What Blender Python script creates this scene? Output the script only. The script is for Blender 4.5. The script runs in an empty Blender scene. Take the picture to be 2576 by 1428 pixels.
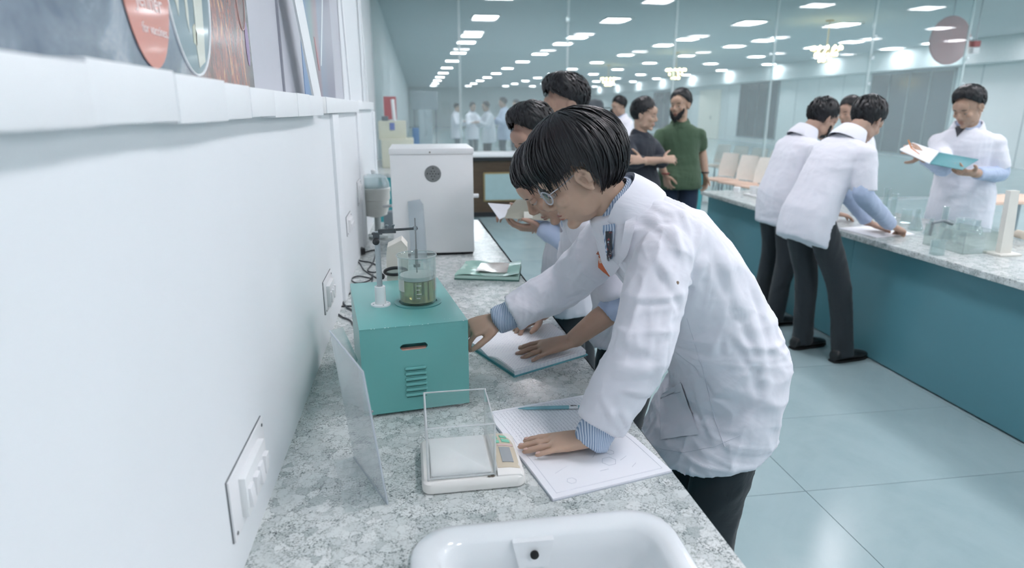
import bpy, bmesh, math, random
import numpy as np
from mathutils import Vector, Matrix, noise as mnoise

S = bpy.context.scene
COL = S.collection
rnd = random.Random(7)

# ------------------------------------------------------------------ camera
F, CX, CY = 1600.0, 1288.0, 714.0            # focal length and centre in pixels of the 2576x1428 frame
YAW, PITCH = math.radians(8.33), math.radians(15.34)
CAM = np.array([.305, 0.0, 1.5])
cam_d = bpy.data.cameras.new('camera'); cam = bpy.data.objects.new('camera', cam_d); COL.objects.link(cam)
cam_d.sensor_width = 36.0; cam_d.lens = 36.0 * F / 2576.0
cam_d.clip_start = .02; cam_d.clip_end = 200
cam.location = CAM
cam.rotation_euler = (math.pi / 2 - PITCH, 0, -YAW)
cam_d.dof.use_dof = True; cam_d.dof.focus_distance = 1.6; cam_d.dof.aperture_fstop = 3.0
S.camera = cam

# ------------------------------------------------------------------ world, exposure
w = bpy.data.worlds.new('world'); S.world = w; w.use_nodes = True
w.node_tree.nodes['Background'].inputs[0].default_value = (.90, .95, 1, 1)
w.node_tree.nodes['Background'].inputs[1].default_value = .35
S.view_settings.view_transform = 'Standard'; S.view_settings.look = 'None'
S.view_settings.exposure = 0.3; S.view_settings.gamma = 1.0
S.view_settings.use_curve_mapping = False
LAMP = 34.0                                   # radiance of the ceiling panels
try:
    S.cycles.use_denoising = True
    S.cycles.max_bounces = 7; S.cycles.diffuse_bounces = 4; S.cycles.glossy_bounces = 3; S.cycles.transparent_max_bounces = 20; S.cycles.adaptive_threshold = .03
    S.cycles.caustics_reflective = False; S.cycles.caustics_refractive = False
    S.cycles.sample_clamp_indirect = 6.0
except Exception:
    pass

# ------------------------------------------------------------------ pixel rays (a direction only; distance comes from a plane)
_f = np.array([math.sin(YAW) * math.cos(PITCH), math.cos(YAW) * math.cos(PITCH), -math.sin(PITCH)])
_r = np.array([math.cos(YAW), -math.sin(YAW), 0.0]); _u = np.cross(_r, _f)
def ray(x, y): return _r * (x - CX) / F - _u * (y - CY) / F + _f
def onZ(x, y, z): v = ray(x, y); return Vector(CAM + v * ((z - CAM[2]) / v[2]))
def onX(x, y, a): v = ray(x, y); return Vector(CAM + v * ((a - CAM[0]) / v[0]))
def onY(x, y, a): v = ray(x, y); return Vector(CAM + v * ((a - CAM[1]) / v[1]))

# ------------------------------------------------------------------ materials
def lin(c):
    if isinstance(c, str):
        c = c.lstrip('#'); c = [int(c[i:i + 2], 16) / 255 for i in (0, 2, 4)]
    return tuple((v / 12.92 if v <= .04045 else ((v + .055) / 1.055) ** 2.4) for v in c[:3]) + (1,)
MATS = {}
class NT:
    def __init__(s, name):
        s.m = bpy.data.materials.new(name); s.m.use_nodes = True; s.t = s.m.node_tree; s.n = s.t.nodes; s.l = s.t.links
        s.b = s.n['Principled BSDF']; s.o = s.n['Material Output']
    def new(s, typ, **k):
        n = s.n.new(typ)
        for a, v in k.items():
            if a.startswith('i_'): n.inputs[a[2:].replace('_', ' ')].default_value = v
            else: setattr(n, a, v)
        return n
    def link(s, a, b): s.l.new(a, b)
    def coords(s, scale=(1, 1, 1), rot=(0, 0, 0), kind='Object'):
        tc = s.new('ShaderNodeTexCoord'); mp = s.new('ShaderNodeMapping')
        mp.inputs['Scale'].default_value = scale; mp.inputs['Rotation'].default_value = rot
        s.link(tc.outputs[kind], mp.inputs[0]); return mp.outputs[0]
    def noise(s, vec, scale, detail=3, rough=.55, dist=0):
        n = s.new('ShaderNodeTexNoise'); n.inputs['Scale'].default_value = scale; n.inputs['Detail'].default_value = detail
        n.inputs['Roughness'].default_value = rough; n.inputs['Distortion'].default_value = dist
        s.link(vec, n.inputs['Vector']); return n.outputs['Fac']
    def ramp(s, fac, stops, interp='LINEAR'):
        r = s.new('ShaderNodeValToRGB'); e = r.color_ramp.elements; r.color_ramp.interpolation = interp
        while len(e) < len(stops): e.new(.5)
        for el, (p, c) in zip(e, stops): el.position = p; el.color = lin(c) if not isinstance(c, (int, float)) else (c, c, c, 1)
        s.link(fac, r.inputs[0]); return r.outputs[0]
    def mix(s, fac, a, b, mode='MIX'):
        m = s.new('ShaderNodeMix', data_type='RGBA', blend_type=mode)
        for sock, v in ((m.inputs[0], fac), (m.inputs[6], a), (m.inputs[7], b)):
            if isinstance(v, (int, float)): sock.default_value = v
            elif isinstance(v, tuple): sock.default_value = v
            else: s.link(v, sock)
        return m.outputs[2]
    def bump(s, h, strength=.3, dist=.002):
        b = s.new('ShaderNodeBump'); b.inputs['Strength'].default_value = strength; b.inputs['Distance'].default_value = dist
        s.link(h, b.inputs['Height']); s.link(b.outputs[0], s.b.inputs['Normal']); return b
    def color(s, v):
        if isinstance(v, tuple): s.b.inputs['Base Color'].default_value = v
        else: s.link(v, s.b.inputs['Base Color'])

def mat(name, color, rough=.5, metal=0, spec=.5, var=.06, vscale=14, bump=0, bscale=60, bdist=.001, coat=0, emis=None, sub=0, sheen=0):
    if name in MATS: return MATS[name]
    t = NT(name); c = lin(color); v = t.coords()
    n = t.noise(v, vscale, 4)
    dark = tuple(x * (1 - var) for x in c[:3]) + (1,); light = tuple(min(1, x * (1 + var)) for x in c[:3]) + (1,)
    t.color(t.mix(n, dark, light))
    t.b.inputs['Roughness'].default_value = rough; t.b.inputs['Metallic'].default_value = metal
    t.b.inputs['Specular IOR Level'].default_value = spec; t.b.inputs['Coat Weight'].default_value = coat
    t.b.inputs['Coat Roughness'].default_value = .08
    if sub: t.b.inputs['Subsurface Weight'].default_value = sub; t.b.inputs['Subsurface Radius'].default_value = (.012, .005, .003)
    if sheen: t.b.inputs['Sheen Weight'].default_value = sheen
    if emis: t.b.inputs['Emission Color'].default_value = lin(emis[0]); t.b.inputs['Emission Strength'].default_value = emis[1]
    if bump: t.bump(t.noise(v, bscale, 3), bump, bdist)
    MATS[name] = t.m; return t.m

def glass_mat(name, tint, alpha=.12, rough=.02, veil=(1, 1, 1), veil_amt=.04, ior=1.45, refl=1.0):
    """thin clear sheet: see-through, tinted, with fresnel reflections and a diffuse veil of painted haze"""
    if name in MATS: return MATS[name]
    t = NT(name); t.n.remove(t.b)
    tr = t.new('ShaderNodeBsdfTransparent'); tr.inputs[0].default_value = lin(tint)
    gl = t.new('ShaderNodeBsdfGlossy'); gl.inputs['Roughness'].default_value = rough; gl.inputs[0].default_value = (refl, refl, refl, 1)
    df = t.new('ShaderNodeBsdfDiffuse'); df.inputs[0].default_value = lin(veil)
    lw_ = t.new('ShaderNodeLayerWeight'); lw_.inputs[0].default_value = .5
    pw = t.new('ShaderNodeMath', operation='POWER'); pw.inputs[1].default_value = 4.0; t.link(lw_.outputs['Facing'], pw.inputs[0])
    m1 = t.new('ShaderNodeMixShader'); m2 = t.new('ShaderNodeMixShader'); ad = t.new('ShaderNodeMath', operation='MULTIPLY_ADD'); ad.inputs[1].default_value = .75; ad.inputs[2].default_value = .03 + alpha * .2
    t.link(pw.outputs[0], ad.inputs[0]); t.link(ad.outputs[0], m1.inputs[0]); t.link(tr.outputs[0], m1.inputs[1]); t.link(gl.outputs[0], m1.inputs[2])
    m2.inputs[0].default_value = veil_amt; t.link(m1.outputs[0], m2.inputs[1]); t.link(df.outputs[0], m2.inputs[2])
    t.link(m2.outputs[0], t.o.inputs[0]); MATS[name] = t.m; return t.m

def granite(name):
    """pale grey patches of one to three centimetres with dark speckled veins between them"""
    t = NT(name); v = t.coords()
    nz = t.new('ShaderNodeTexNoise'); nz.inputs['Scale'].default_value = 55; nz.inputs['Detail'].default_value = 5; nz.inputs['Roughness'].default_value = .65
    t.link(v, nz.inputs['Vector']); sc = t.new('ShaderNodeVectorMath', operation='SCALE'); sc.inputs['Scale'].default_value = .030; wv = t.new('ShaderNodeVectorMath', operation='ADD')
    t.link(nz.outputs['Color'], sc.inputs[0]); t.link(v, wv.inputs[0]); t.link(sc.outputs[0], wv.inputs[1])
    def vor(scale, feat):
        o = t.new('ShaderNodeTexVoronoi', feature=feat); o.inputs['Scale'].default_value = scale; t.link(wv.outputs[0], o.inputs['Vector']); return o
    c1 = vor(40, 'F1'); e1 = vor(40, 'DISTANCE_TO_EDGE'); e2 = vor(105, 'DISTANCE_TO_EDGE')
    patch = t.ramp(c1.outputs['Color'], [(.1, '#b4bdbc'), (.35, '#d3dad8'), (.6, '#dfe4e2'), (.8, '#c5cdcc'), (.95, '#d9dfdd')])
    vein = t.ramp(e1.outputs['Distance'], [(.0, 1.0), (.11, .0)]); vein2 = t.ramp(e2.outputs['Distance'], [(.02, 1.0), (.14, .0)])
    reg = t.ramp(t.noise(v, 20, 4, .6), [(.38, .05), (.62, 1.0)]); fine = t.ramp(t.noise(v, 260, 4, .7), [(.42, .0), (.58, 1.0)])
    def mul(p, q):
        m = t.new('ShaderNodeMath', operation='MULTIPLY'); t.link(p, m.inputs[0]); t.link(q, m.inputs[1]); return m.outputs[0]
    a1 = mul(mul(vein, fine), t.ramp(t.noise(v, 34, 4, .6), [(.40, .12), (.58, 1.0)])); a2 = mul(mul(vein2, reg), fine)
    c = t.mix(a1, patch, lin('#6d7778')); c = t.mix(a2, c, lin('#59635f')); c = t.mix(mul(mul(a1, vein2), reg), c, lin('#3d4346')); t.color(c)
    t.b.inputs['Roughness'].default_value = .17; t.b.inputs['Specular IOR Level'].default_value = .5
    MATS[name] = t.m; return t.m

def fabric(name, color, rough=.85, fold=.35, fscale=9, stripes=None, var=.03, sheen=.15):
    """woven cloth with soft creases; stripes=(colour, per metre, axis)"""
    if name in MATS: return MATS[name]
    t = NT(name); v = t.coords(); c = lin(color)
    n = t.noise(v, 5, 3)
    base = t.mix(n, tuple(x * (1 - var) for x in c[:3]) + (1,), tuple(min(1, x * (1 + var)) for x in c[:3]) + (1,))
    if stripes:
        wv = t.new('ShaderNodeTexWave', wave_type='BANDS', bands_direction=stripes[2]); wv.inputs['Scale'].default_value = stripes[1]
        wv.inputs['Distortion'].default_value = .6; wv.inputs['Detail'].default_value = 0; t.link(v, wv.inputs['Vector'])
        base = t.mix(t.ramp(wv.outputs['Fac'], [(.42, 0.0), (.58, 1.0)]), base, lin(stripes[0]))
    t.color(base)
    n1 = t.noise(v, fscale, 3, .5, 1.4); n2 = t.noise(v, 700, 2)
    a = t.new('ShaderNodeMath', operation='MULTIPLY_ADD'); a.inputs[1].default_value = .015; t.link(n2, a.inputs[0]); t.link(n1, a.inputs[2])
    t.bump(a.outputs[0], fold, .02)
    t.b.inputs['Roughness'].default_value = rough; t.b.inputs['Specular IOR Level'].default_value = .2; t.b.inputs['Sheen Weight'].default_value = sheen
    MATS[name] = t.m; return t.m

def emit(name, color, strength):
    if name in MATS: return MATS[name]
    t = NT(name); t.b.inputs['Base Color'].default_value = lin(color)
    t.b.inputs['Emission Color'].default_value = lin(color); t.b.inputs['Emission Strength'].default_value = strength
    MATS[name] = t.m; return t.m

# ------------------------------------------------------------------ mesh builder
def V(*a): return Vector(a[0]) if len(a) == 1 else Vector(a)
def frame(d, up=(0, 0, 1)):
    d = V(d).normalized(); u = V(up)
    if abs(d.dot(u)) > .98: u = V(0, 1, 0) if abs(d.y) < .9 else V(1, 0, 0)
    s = d.cross(u).normalized(); return s, s.cross(d).normalized(), d
class MB:
    def __init__(s): s.v = []; s.f = []
    def add(s, vs, fs):
        o = len(s.v); s.v += [tuple(x) for x in vs]; s.f += [tuple(i + o for i in f) for f in fs]; return s
    def box(s, c, size, R=None, bev=0):
        a, b, d = (x / 2 for x in size)
        if bev:
            bm = bmesh.new(); bmesh.ops.create_cube(bm, size=1)
            bmesh.ops.scale(bm, vec=size, verts=bm.verts)
            bmesh.ops.bevel(bm, geom=bm.edges[:], offset=bev, segments=2, profile=.6, affect='EDGES')
            bm.verts.index_update(); vs = [x.co.copy() for x in bm.verts]; fs = [[x.index for x in f.verts] for f in bm.faces]; bm.free()
        else:
            vs = [V(x * a, y * b, z * d) for x in (-1, 1) for y in (-1, 1) for z in (-1, 1)]
            fs = [(0, 1, 3, 2), (4, 6, 7, 5), (0, 4, 5, 1), (2, 3, 7, 6), (0, 2, 6, 4), (1, 5, 7, 3)]
        if R is not None: vs = [R @ x for x in vs]
        return s.add([x + V(c) for x in vs], fs)
    def b2(s, p, q, bev=0):
        p, q = V(p), V(q); return s.box((p + q) / 2, [abs(x) for x in (q - p)], None, bev)
    def tube(s, pts, rad, n=12, cap=True, up=(0, 0, 1), power=1.0, closed=False):
        """loft of (elliptical) rings along pts; rad: number or (ra, rb) per point, ra along side, rb along up"""
        pts = [V(p) for p in pts]; m = len(pts)
        if not isinstance(rad, (list, tuple)) or (len(rad) == 2 and m != 2 and not isinstance(rad[0], (list, tuple))): rad = [rad] * m
        vs = []; fs = []; prev = None
        for i, p in enumerate(pts):
            if closed: d = pts[(i + 1) % m] - pts[i - 1]
            else: d = pts[min(i + 1, m - 1)] - pts[max(i - 1, 0)]
            if d.length < 1e-9: d = V(0, 0, 1)
            d.normalize()
            if prev is None: a, b, _ = frame(d, up)
            else:
                a = prev - d * prev.dot(d)
                a = a.normalized() if a.length > 1e-6 else frame(d, up)[0]
                b = a.cross(d).normalized()
            prev = a
            ra, rb = rad[i] if isinstance(rad[i], (list, tuple)) else (rad[i], rad[i])
            for k in range(n):
                t = 2 * math.pi * k / n; c, q = math.cos(t), math.sin(t)
                if power != 1: c = math.copysign(abs(c) ** power, c); q = math.copysign(abs(q) ** power, q)
                vs.append(p + a * (ra * c) + b * (rb * q))
        for i in range(m if closed else m - 1):
            j = (i + 1) % m
            for k in range(n): fs.append((i * n + k, i * n + (k + 1) % n, j * n + (k + 1) % n, j * n + k))
        if cap and not closed: fs.append(tuple(range(n))[::-1]); fs.append(tuple((m - 1) * n + k for k in range(n)))
        return s.add(vs, fs)
    def lathe(s, prof, c=(0, 0, 0), n=28, axis=(0, 0, 1), cap0=True, cap1=True):
        a, b, d = frame(axis); c = V(c); vs = []; fs = []; m = len(prof)
        for r, h in prof:
            for k in range(n):
                t = 2 * math.pi * k / n; vs.append(c + d * h + a * (r * math.cos(t)) + b * (r * math.sin(t)))
        for i in range(m - 1):
            for k in range(n): fs.append((i * n + k, i * n + (k + 1) % n, (i + 1) * n + (k + 1) % n, (i + 1) * n + k))
        if cap0: fs.append(tuple(range(n))[::-1])
        if cap1: fs.append(tuple((m - 1) * n + k for k in range(n)))
        return s.add(vs, fs)
    def ell(s, c, r, R=None, n=16, m=10):
        vs = [V(0, 0, r[2])]; c = V(c)
        for i in range(1, m):
            t = math.pi * i / m
            for k in range(n): p = 2 * math.pi * k / n; vs.append(V(r[0] * math.sin(t) * math.cos(p), r[1] * math.sin(t) * math.sin(p), r[2] * math.cos(t)))
        vs.append(V(0, 0, -r[2])); L = len(vs) - 1; fs = []
        for k in range(n): fs.append((0, 1 + k, 1 + (k + 1) % n)); fs.append((L, L - n + (k + 1) % n, L - n + k))
        for i in range(m - 2):
            for k in range(n): a = 1 + i * n; fs.append((a + k, a + n + k, a + n + (k + 1) % n, a + (k + 1) % n))
        if R is not None: vs = [R @ x for x in vs]
        return s.add([x + c for x in vs], fs)
    def prism(s, poly, n, h):
        """polygon (3D points) pushed by h along n"""
        n = V(n).normalized() * h; m = len(poly); P = [V(p) for p in poly]
        return s.add(P + [p + n for p in P], [tuple(range(m))[::-1], tuple(range(m, 2 * m))] + [(i, (i + 1) % m, m + (i + 1) % m, m + i) for i in range(m)])
    def sheet(s, grid, thick=0):
        """grid[i][j] of points -> surface"""
        a = len(grid); b = len(grid[0]); return s.add([p for r in grid for p in r], [(i * b + j, (i + 1) * b + j, (i + 1) * b + j + 1, i * b + j + 1) for i in range(a - 1) for j in range(b - 1)])
    def mesh(s, name, smooth=True, fix=True, angle=None):
        me = bpy.data.meshes.new(name); me.from_pydata([tuple(x) for x in s.v], [], s.f)
        if fix:
            bm = bmesh.new(); bm.from_mesh(me); bmesh.ops.recalc_face_normals(bm, faces=bm.faces); bm.to_mesh(me); bm.free()
        me.update()
        if smooth: autosmooth(me, 40 if angle is None else angle)
        return me
    def build(s, name, m, parent=None, smooth=True, angle=None):
        return put(name, s.mesh(name, smooth, True, angle), m, parent)
def autosmooth(me, deg=40):
    me.polygons.foreach_set('use_smooth', [True] * len(me.polygons))
    try: me.set_sharp_from_angle(angle=math.radians(deg))
    except Exception: pass
def world_of(o):
    M = o.matrix_parent_inverse @ o.matrix_basis if o.parent else o.matrix_basis.copy()
    return world_of(o.parent) @ M if o.parent else M
def put(name, me, m, parent=None):
    o = bpy.data.objects.new(name, me); COL.objects.link(o)
    if m is not None and len(me.materials) == 0: me.materials.append(m)
    if parent is not None:
        o.parent = parent; o.matrix_parent_inverse = world_of(parent).inverted()
    return o
def tag(o, label, cat, group=None, kind=None):
    o['label'] = label; o['category'] = cat
    if group: o['group'] = group
    if kind: o['kind'] = kind
    return o
def thing(name, loc, label, cat, group=None):
    o = bpy.data.objects.new(name, None); COL.objects.link(o); o.location = loc; o.empty_display_size = .1
    return tag(o, label, cat, group)
def struct(o, label=None):
    o['kind'] = 'structure'
    if label: o['label'] = label
    return o
def copy_tree(o, loc, label=None, rz=None):
    c = o.copy(); COL.objects.link(c); c.location = loc
    if rz is not None: c.rotation_euler = (0, 0, rz)
    if label: c['label'] = label
    for ch in [x for x in bpy.data.objects if x.parent == o]:
        d = ch.copy(); COL.objects.link(d); d.parent = c
        for g in [x for x in bpy.data.objects if x.parent == ch]:
            e = g.copy(); COL.objects.link(e); e.parent = d
    return c
def text_mesh(name, txt, size, origin, right, up, m, parent=None, extrude=.0004):
    cu = bpy.data.curves.new(name, 'FONT'); cu.body = txt; cu.size = size; cu.extrude = extrude; cu.align_x = 'CENTER'; cu.align_y = 'CENTER'
    o = bpy.data.objects.new(name, cu); COL.objects.link(o)
    dg = bpy.context.evaluated_depsgraph_get(); me = bpy.data.meshes.new_from_object(o.evaluated_get(dg))
    bpy.data.objects.remove(o); bpy.data.curves.remove(cu)
    r = V(right).normalized(); u = V(up); u = (u - r * u.dot(r)).normalized(); nn = r.cross(u)
    M = Matrix(((r.x, u.x, nn.x, origin[0]), (r.y, u.y, nn.y, origin[1]), (r.z, u.z, nn.z, origin[2]), (0, 0, 0, 1)))
    me.transform(M); me.name = name; me.materials.clear(); return put(name, me, m, parent)

# ================================================================== THE SETTING
ZC, ZB, ZI = 3.35, .78, .75                    # ceiling, bench top, island top
XR = 15.96                                    # right wall of the hall
M_wall = mat('white painted wall', '#e9eef1', .55, var=.02, vscale=3, bump=.05, bscale=120)
M_trim = mat('white ledge board', '#f0f4f6', .45, var=.02)
M_ceil = mat('grey ceiling', '#c6d0d2', .8, var=.03, vscale=1)
M_gran = granite('speckled granite')
M_teal = mat('teal laminate', '#5b8f9a', .32, var=.05, vscale=2, bump=.02, bscale=200)
M_teal2 = mat('pale teal laminate', '#4f9aa0', .32, var=.05, vscale=2)
M_alum = mat('brushed aluminium', '#cfd8da', .35, .6)
M_black = mat('black plastic', '#26292c', .45)
M_steel = mat('steel', '#9aa3a8', .28, .9)
M_dark = mat('dark gap', '#14181a', .8)

t = NT('pale teal floor tile'); v = t.coords()
n1 = t.noise(v, .9, 5, .6, 2.5); n2 = t.noise(v, 5, 5, .65, 1)
t.color(t.mix(n2, t.ramp(n1, [(.3, '#8aa4a8'), (.55, '#9db4b8'), (.75, '#93abaf')]), lin('#a5babd')))
t.b.inputs['Roughness'].default_value = .2; t.b.inputs['Specular IOR Level'].default_value = .4
MATS['floor'] = t.m
M_grout = mat('tile joint', '#a2b4b6', .3)

# floor: base slab with the tiles that can be told apart as pieces
fl = MB().b2((-.6, -3, -.08), (XR + .2, 58, -.004)).build('floor', M_grout, None, False); struct(fl, 'glossy pale teal tiled floor of the laboratory and hall')
TW, TH = 1.2, .6
tile = MB().box((0, 0, -.002), (TW - .003, TH - .003, .004)).mesh('tile', False); tile.materials.append(MATS['floor'])
tx0 = 1.82 - TW * 2 + TW / 2; ty0 = 2.08 - TH * 5 + TH / 2
xs = [tx0 + TW * i for i in range(8)]; ys = [ty0 + TH * j for j in range(21)]
for x in xs:
    for y in ys:
        o = bpy.data.objects.new('tile', tile); COL.objects.link(o); o.location = (x, y, 0); o.parent = fl
fx0, fx1, fy0, fy1 = xs[0] - TW / 2, xs[-1] + TW / 2, ys[0] - TH / 2, ys[-1] + TH / 2
far = MB().b2((-.6, fy1 + .002, -.004), (XR + .2, 58, 0)).b2((fx1 + .002, -3, -.004), (XR + .2, fy1, 0)).b2((fx0 - .003, -3, -.004), (fx1, fy0 - .002, 0))
o = far.build('tile_field', MATS['floor'], fl, False); o['kind'] = 'stuff'

struct(MB().b2((-.6, -3, ZC), (XR + .2, 58, ZC + .1)).build('ceiling', M_ceil, None, False), 'plain grey ceiling over laboratory and hall')

# left wall: lower wall flush with the ledge, upper wall set back behind it
lw = MB(); lw.b2((-.25, -3, 0), (0, 4.9, 1.50)); lw.b2((-.25, -3, 1.50), (-.05, 4.9, ZC))
lw.b2((-.6, 4.9, 0), (-.28, 58, ZC))
wl = lw.build('wall_left', M_wall, None, False); struct(wl, 'white painted wall along the bench')
# shallow pilasters on the wall further on
for n_, (y0, y1, xx) in enumerate(((2.42, 2.60, .012), (3.45, 3.62, .01), (4.72, 4.90, .01))):
    struct(MB().b2((-.05, y0, ZB + .001), (xx, y1, 1.485), .004).build('trim_%d' % (10 + n_), M_wall, None), ('white flat pilaster on the wall after the slanting post', 'second white pilaster along the bench wall', 'third white pilaster where the bench wall ends')[n_])
# ledge boards: every board a little higher or lower than the next one
edges_t = [(-1.0, 1.537), (.36, 1.5385), (.616, 1.543), (.822, 1.5405), (1.022, 1.538), (1.17, 1.5365), (1.36, 1.5365), (1.62, 1.5375), (1.80, 1.5365), (2.05, None)]
low = [1.4865, 1.4855, 1.4865, 1.4835, 1.4855, 1.4875, 1.484, 1.4835, 1.4835]
sill = bpy.data.objects.new('trim_1', None); COL.objects.link(sill); struct(sill, 'white stepped ledge board running under the wall posters')
for i in range(len(edges_t) - 1):
    (a, zt), (b, _) = edges_t[i], edges_t[i + 1]
    MB().b2((-.05, a, low[i]), (.03 + .0012 * (i % 2), b, zt), .0012).build('ledge_board', M_trim, sill)
sill2 = bpy.data.objects.new('trim_2', None); COL.objects.link(sill2); struct(sill2, 'white ledge under the far wall posters')
MB().b2((-.05, 2.22, 1.487), (.02, 3.45, 1.540), .003).build('ledge_board', M_trim, sill2)
MB().b2((-.05, 3.47, 1.50), (.018, 4.70, 1.545), .003).build('ledge_board', M_trim, sill2)
MB().b2((-.05, 2.12, 1.487), (.018, 2.215, 1.538), .003).build('ledge_board', mat('cream filler', '#e2e4e4', .5), sill2)
# slanting white post in front of the wall (leans away from the room towards the top), a second and third one farther on
def post(pb, pt, w, name):
    a, b = V(pb), V(pt); mbx = MB().prism([a, a + V(0, w, 0), b + V(0, w, 0), b], (1, 0, 0), .006)
    return struct(mbx.build(name, M_trim, None, False))
post((.0, 2.055, 1.535), (-.03, 1.60, 2.3), .155, 'trim_3')['label'] = 'white slanting post between the first and second poster niche'
post((-.02, 3.40, 1.54), (-.05, 3.30, 3.0), .06, 'trim_4')['label'] = 'slim white post after the second poster niche'
post((-.02, 4.64, 1.545), (-.05, 4.55, 3.0), .07, 'trim_5')['label'] = 'pale post where the glass hall begins'
M_panel = mat('mauve grey panel', '#c3c6ce', .5, var=.03)
gp = struct(MB().b2((-.05, 1.545, 1.53), (-.046, 2.215, 3.0)).build('niche_panel', M_panel, wl, False))
struct(MB().b2((-.05, 1.86, 1.53), (-.040, 1.868, 3.0)).build('panel_joint', mat('panel seam', '#9a9da6', .6), gp, False))
struct(MB().b2((-.05, 3.05, 1.53), (-.046, 3.40, 3.0)).build('niche_panel', M_panel, wl, False))

# walls that close the space (right, far end, behind the camera)
M_hallwall = mat('pale hall wall', '#d5dfe0', .6, var=.03, vscale=1)
wr = struct(MB().b2((XR, -3, 0), (XR + .2, 58, ZC)).build('wall_right', M_hallwall, None, False), 'pale hall wall on the right with dark windows')
struct(MB().b2((-.6, 57.8, 0), (XR + .2, 58, ZC)).build('wall_end', M_hallwall, None, False), 'far end wall of the long hall')
struct(MB().b2((-.6, -3.2, 0), (XR + .2, -3, ZC)).build('wall_back', M_hallwall, None, False), 'wall behind the viewer')
struct(MB().b2((XR - .45, -3, 2.71), (XR, 58, ZC), .01).build('trim_6', mat('soffit', '#d9e3e4', .6), None), 'white soffit along the top of the right wall')
for y in np.arange(6, 56, 1.5):
    struct(MB().b2((XR - .012, y, 0), (XR, y + .02, 2.71)).build('panel_joint', mat('wall panel joint', '#b4c0c3', .6), wr, False))
# windows in the right wall
M_wdark = mat('dark window glass', '#3c4850', .12, var=.25, vscale=1.2)
M_wframe = mat('window frame grey', '#7d8a8f', .4)
def window(n, y0, y1, z0, z1, label):
    r = bpy.data.objects.new('window_%d' % n, None); COL.objects.link(r); r.location = (XR, (y0 + y1) / 2, z0); struct(r, label)
    f = MB()
    for a, b, c, d in ((y0, y1, z0, z0 + .06), (y0, y1, z1 - .06, z1), (y0, y0 + .06, z0, z1), (y1 - .06, y1, z0, z1)): f.b2((XR - .05, a, c), (XR, b, d))
    f.build('window_frame', M_wframe, r, False)
    k = max(2, int(round((y1 - y0) / .95)))
    for i in range(k):
        a = y0 + .06 + (y1 - y0 - .12) * i / k; b = y0 + .06 + (y1 - y0 - .12) * (i + 1) / k
        MB().b2((XR - .03, a + .015, z0 + .06), (XR - .015, b - .015, z1 - .06)).build('pane', M_wdark, r, False)
        if i: MB().b2((XR - .05, a - .015, z0 + .06), (XR - .005, a + .015, z1 - .06)).build('mullion', M_wframe, r, False)
s = XR / 9.3
window(1, 17.4, 21.0, .06, 2.68, 'large dark window behind the man holding a teal book')
window(2, 26.8, 30.3, .20, 2.68, 'dark window of two panes further along the hall')
window(3, 38.2, 42, .27, 2.6, 'distant dark window near the end of the hall')
# bright doorway / lit curtain between the windows
o = struct(MB().b2((XR - .06, 32.3, 0), (XR - .01, 34.8, 2.5)).build('door_1', mat('cream lit door', '#f1efe2', .5), None, False), 'cream double door in the right hall wall')
MB().b2((XR - .09, 33.2, 1.0), (XR - .05, 33.25, 1.15)).build('door_handle', M_steel, o)

# ------------------------------------------------------------------ ceiling panel lights
M_lens = emit('lit diffuser', '#fdf7fc', LAMP)
KS = (ZC - 1.5) / 1.5
lx = [.305 + (q - .305) * KS for q in (1.52, 3.78, 6.25, 8.05, 10.2, 12.3)]; ly = [-1.4, .9, 3.2, 5.6, 8.3] + [q * KS for q in (11.35, 14.15, 15.55, 18.4, 21.4, 24.9, 28.4, 32.0, 35.6, 39.5, 43.5)]  # unseen laboratory rows follow the grid, with more added to brighten the bench
fr_me = MB(); 
for a, b, c, d in ((-.29, .29, -.29, -.245), (-.29, .29, .245, .29), (-.29, -.245, -.245, .245), (.245, .29, -.245, .245)): fr_me.b2((a, c, -.03), (b, d, 0))
fr_me = fr_me.mesh('frame', False); fr_me.materials.append(mat('lamp frame white', '#f2f5f5', .5))
le_me = MB().b2((-.245, -.245, -.022), (.245, .245, -.006)).mesh('diffuser', False); le_me.materials.append(M_lens)
OR = ['first', 'second', 'third', 'fourth', 'fifth', 'sixth', 'seventh', 'eighth', 'ninth', 'tenth', 'eleventh', 'twelfth']
for i, x in enumerate(lx):
    for j, y in enumerate(ly):
        e = thing('ceiling_light', (x, y, ZC), ('unseen square panel light in rows added over the laboratory, %s row from the left wall, %s from the viewer' % (OR[i], OR[j])) if j < 5 else ('square panel light, %s row from the left wall, %s one beyond the glass wall' % (OR[i], OR[j - 5])), 'ceiling light', 'ceiling panel lights in rows')
        for me, nm in ((fr_me, 'frame'), (le_me, 'diffuser')):
            c = bpy.data.objects.new(nm, me); COL.objects.link(c); c.parent = e

# ------------------------------------------------------------------ glass partition across the room
YG = 9.95
M_glass = glass_mat('partition glass', '#eef5f5', .06, .02, '#e4eced', .13)  # veil paints the hall's pale haze onto the panes
pt = bpy.data.objects.new('window_4', None); COL.objects.link(pt); pt.location = (0, YG, 0); struct(pt, 'tall frameless glass partition between laboratory and hall')
px = [-.28] + [onY(q, 100, YG).x for q in (1155, 1428, 1699, 1950, 2195, 2435)]
for i in range(6):
    MB().b2((px[i] + .006, YG - .006, .03), (px[i + 1] - .006, YG + .006, ZC - .03)).build('pane', M_glass, pt, False)
    MB().b2((px[i + 1] - .018, YG - .014, .0), (px[i + 1] + .018, YG + .014, ZC)).build('glass_joint', glass_mat('bright joint', '#e4f2f3', .2, .1, '#f0fafa', .45), pt, False)
MB().b2((-.28, YG - .02, 0), (px[-1] + .02, YG + .02, .03)).build('floor_channel', M_alum, pt, False)
MB().b2((-.28, YG - .02, ZC - .03), (px[-1] + .02, YG + .02, ZC)).build('head_channel', M_alum, pt, False)
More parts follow.
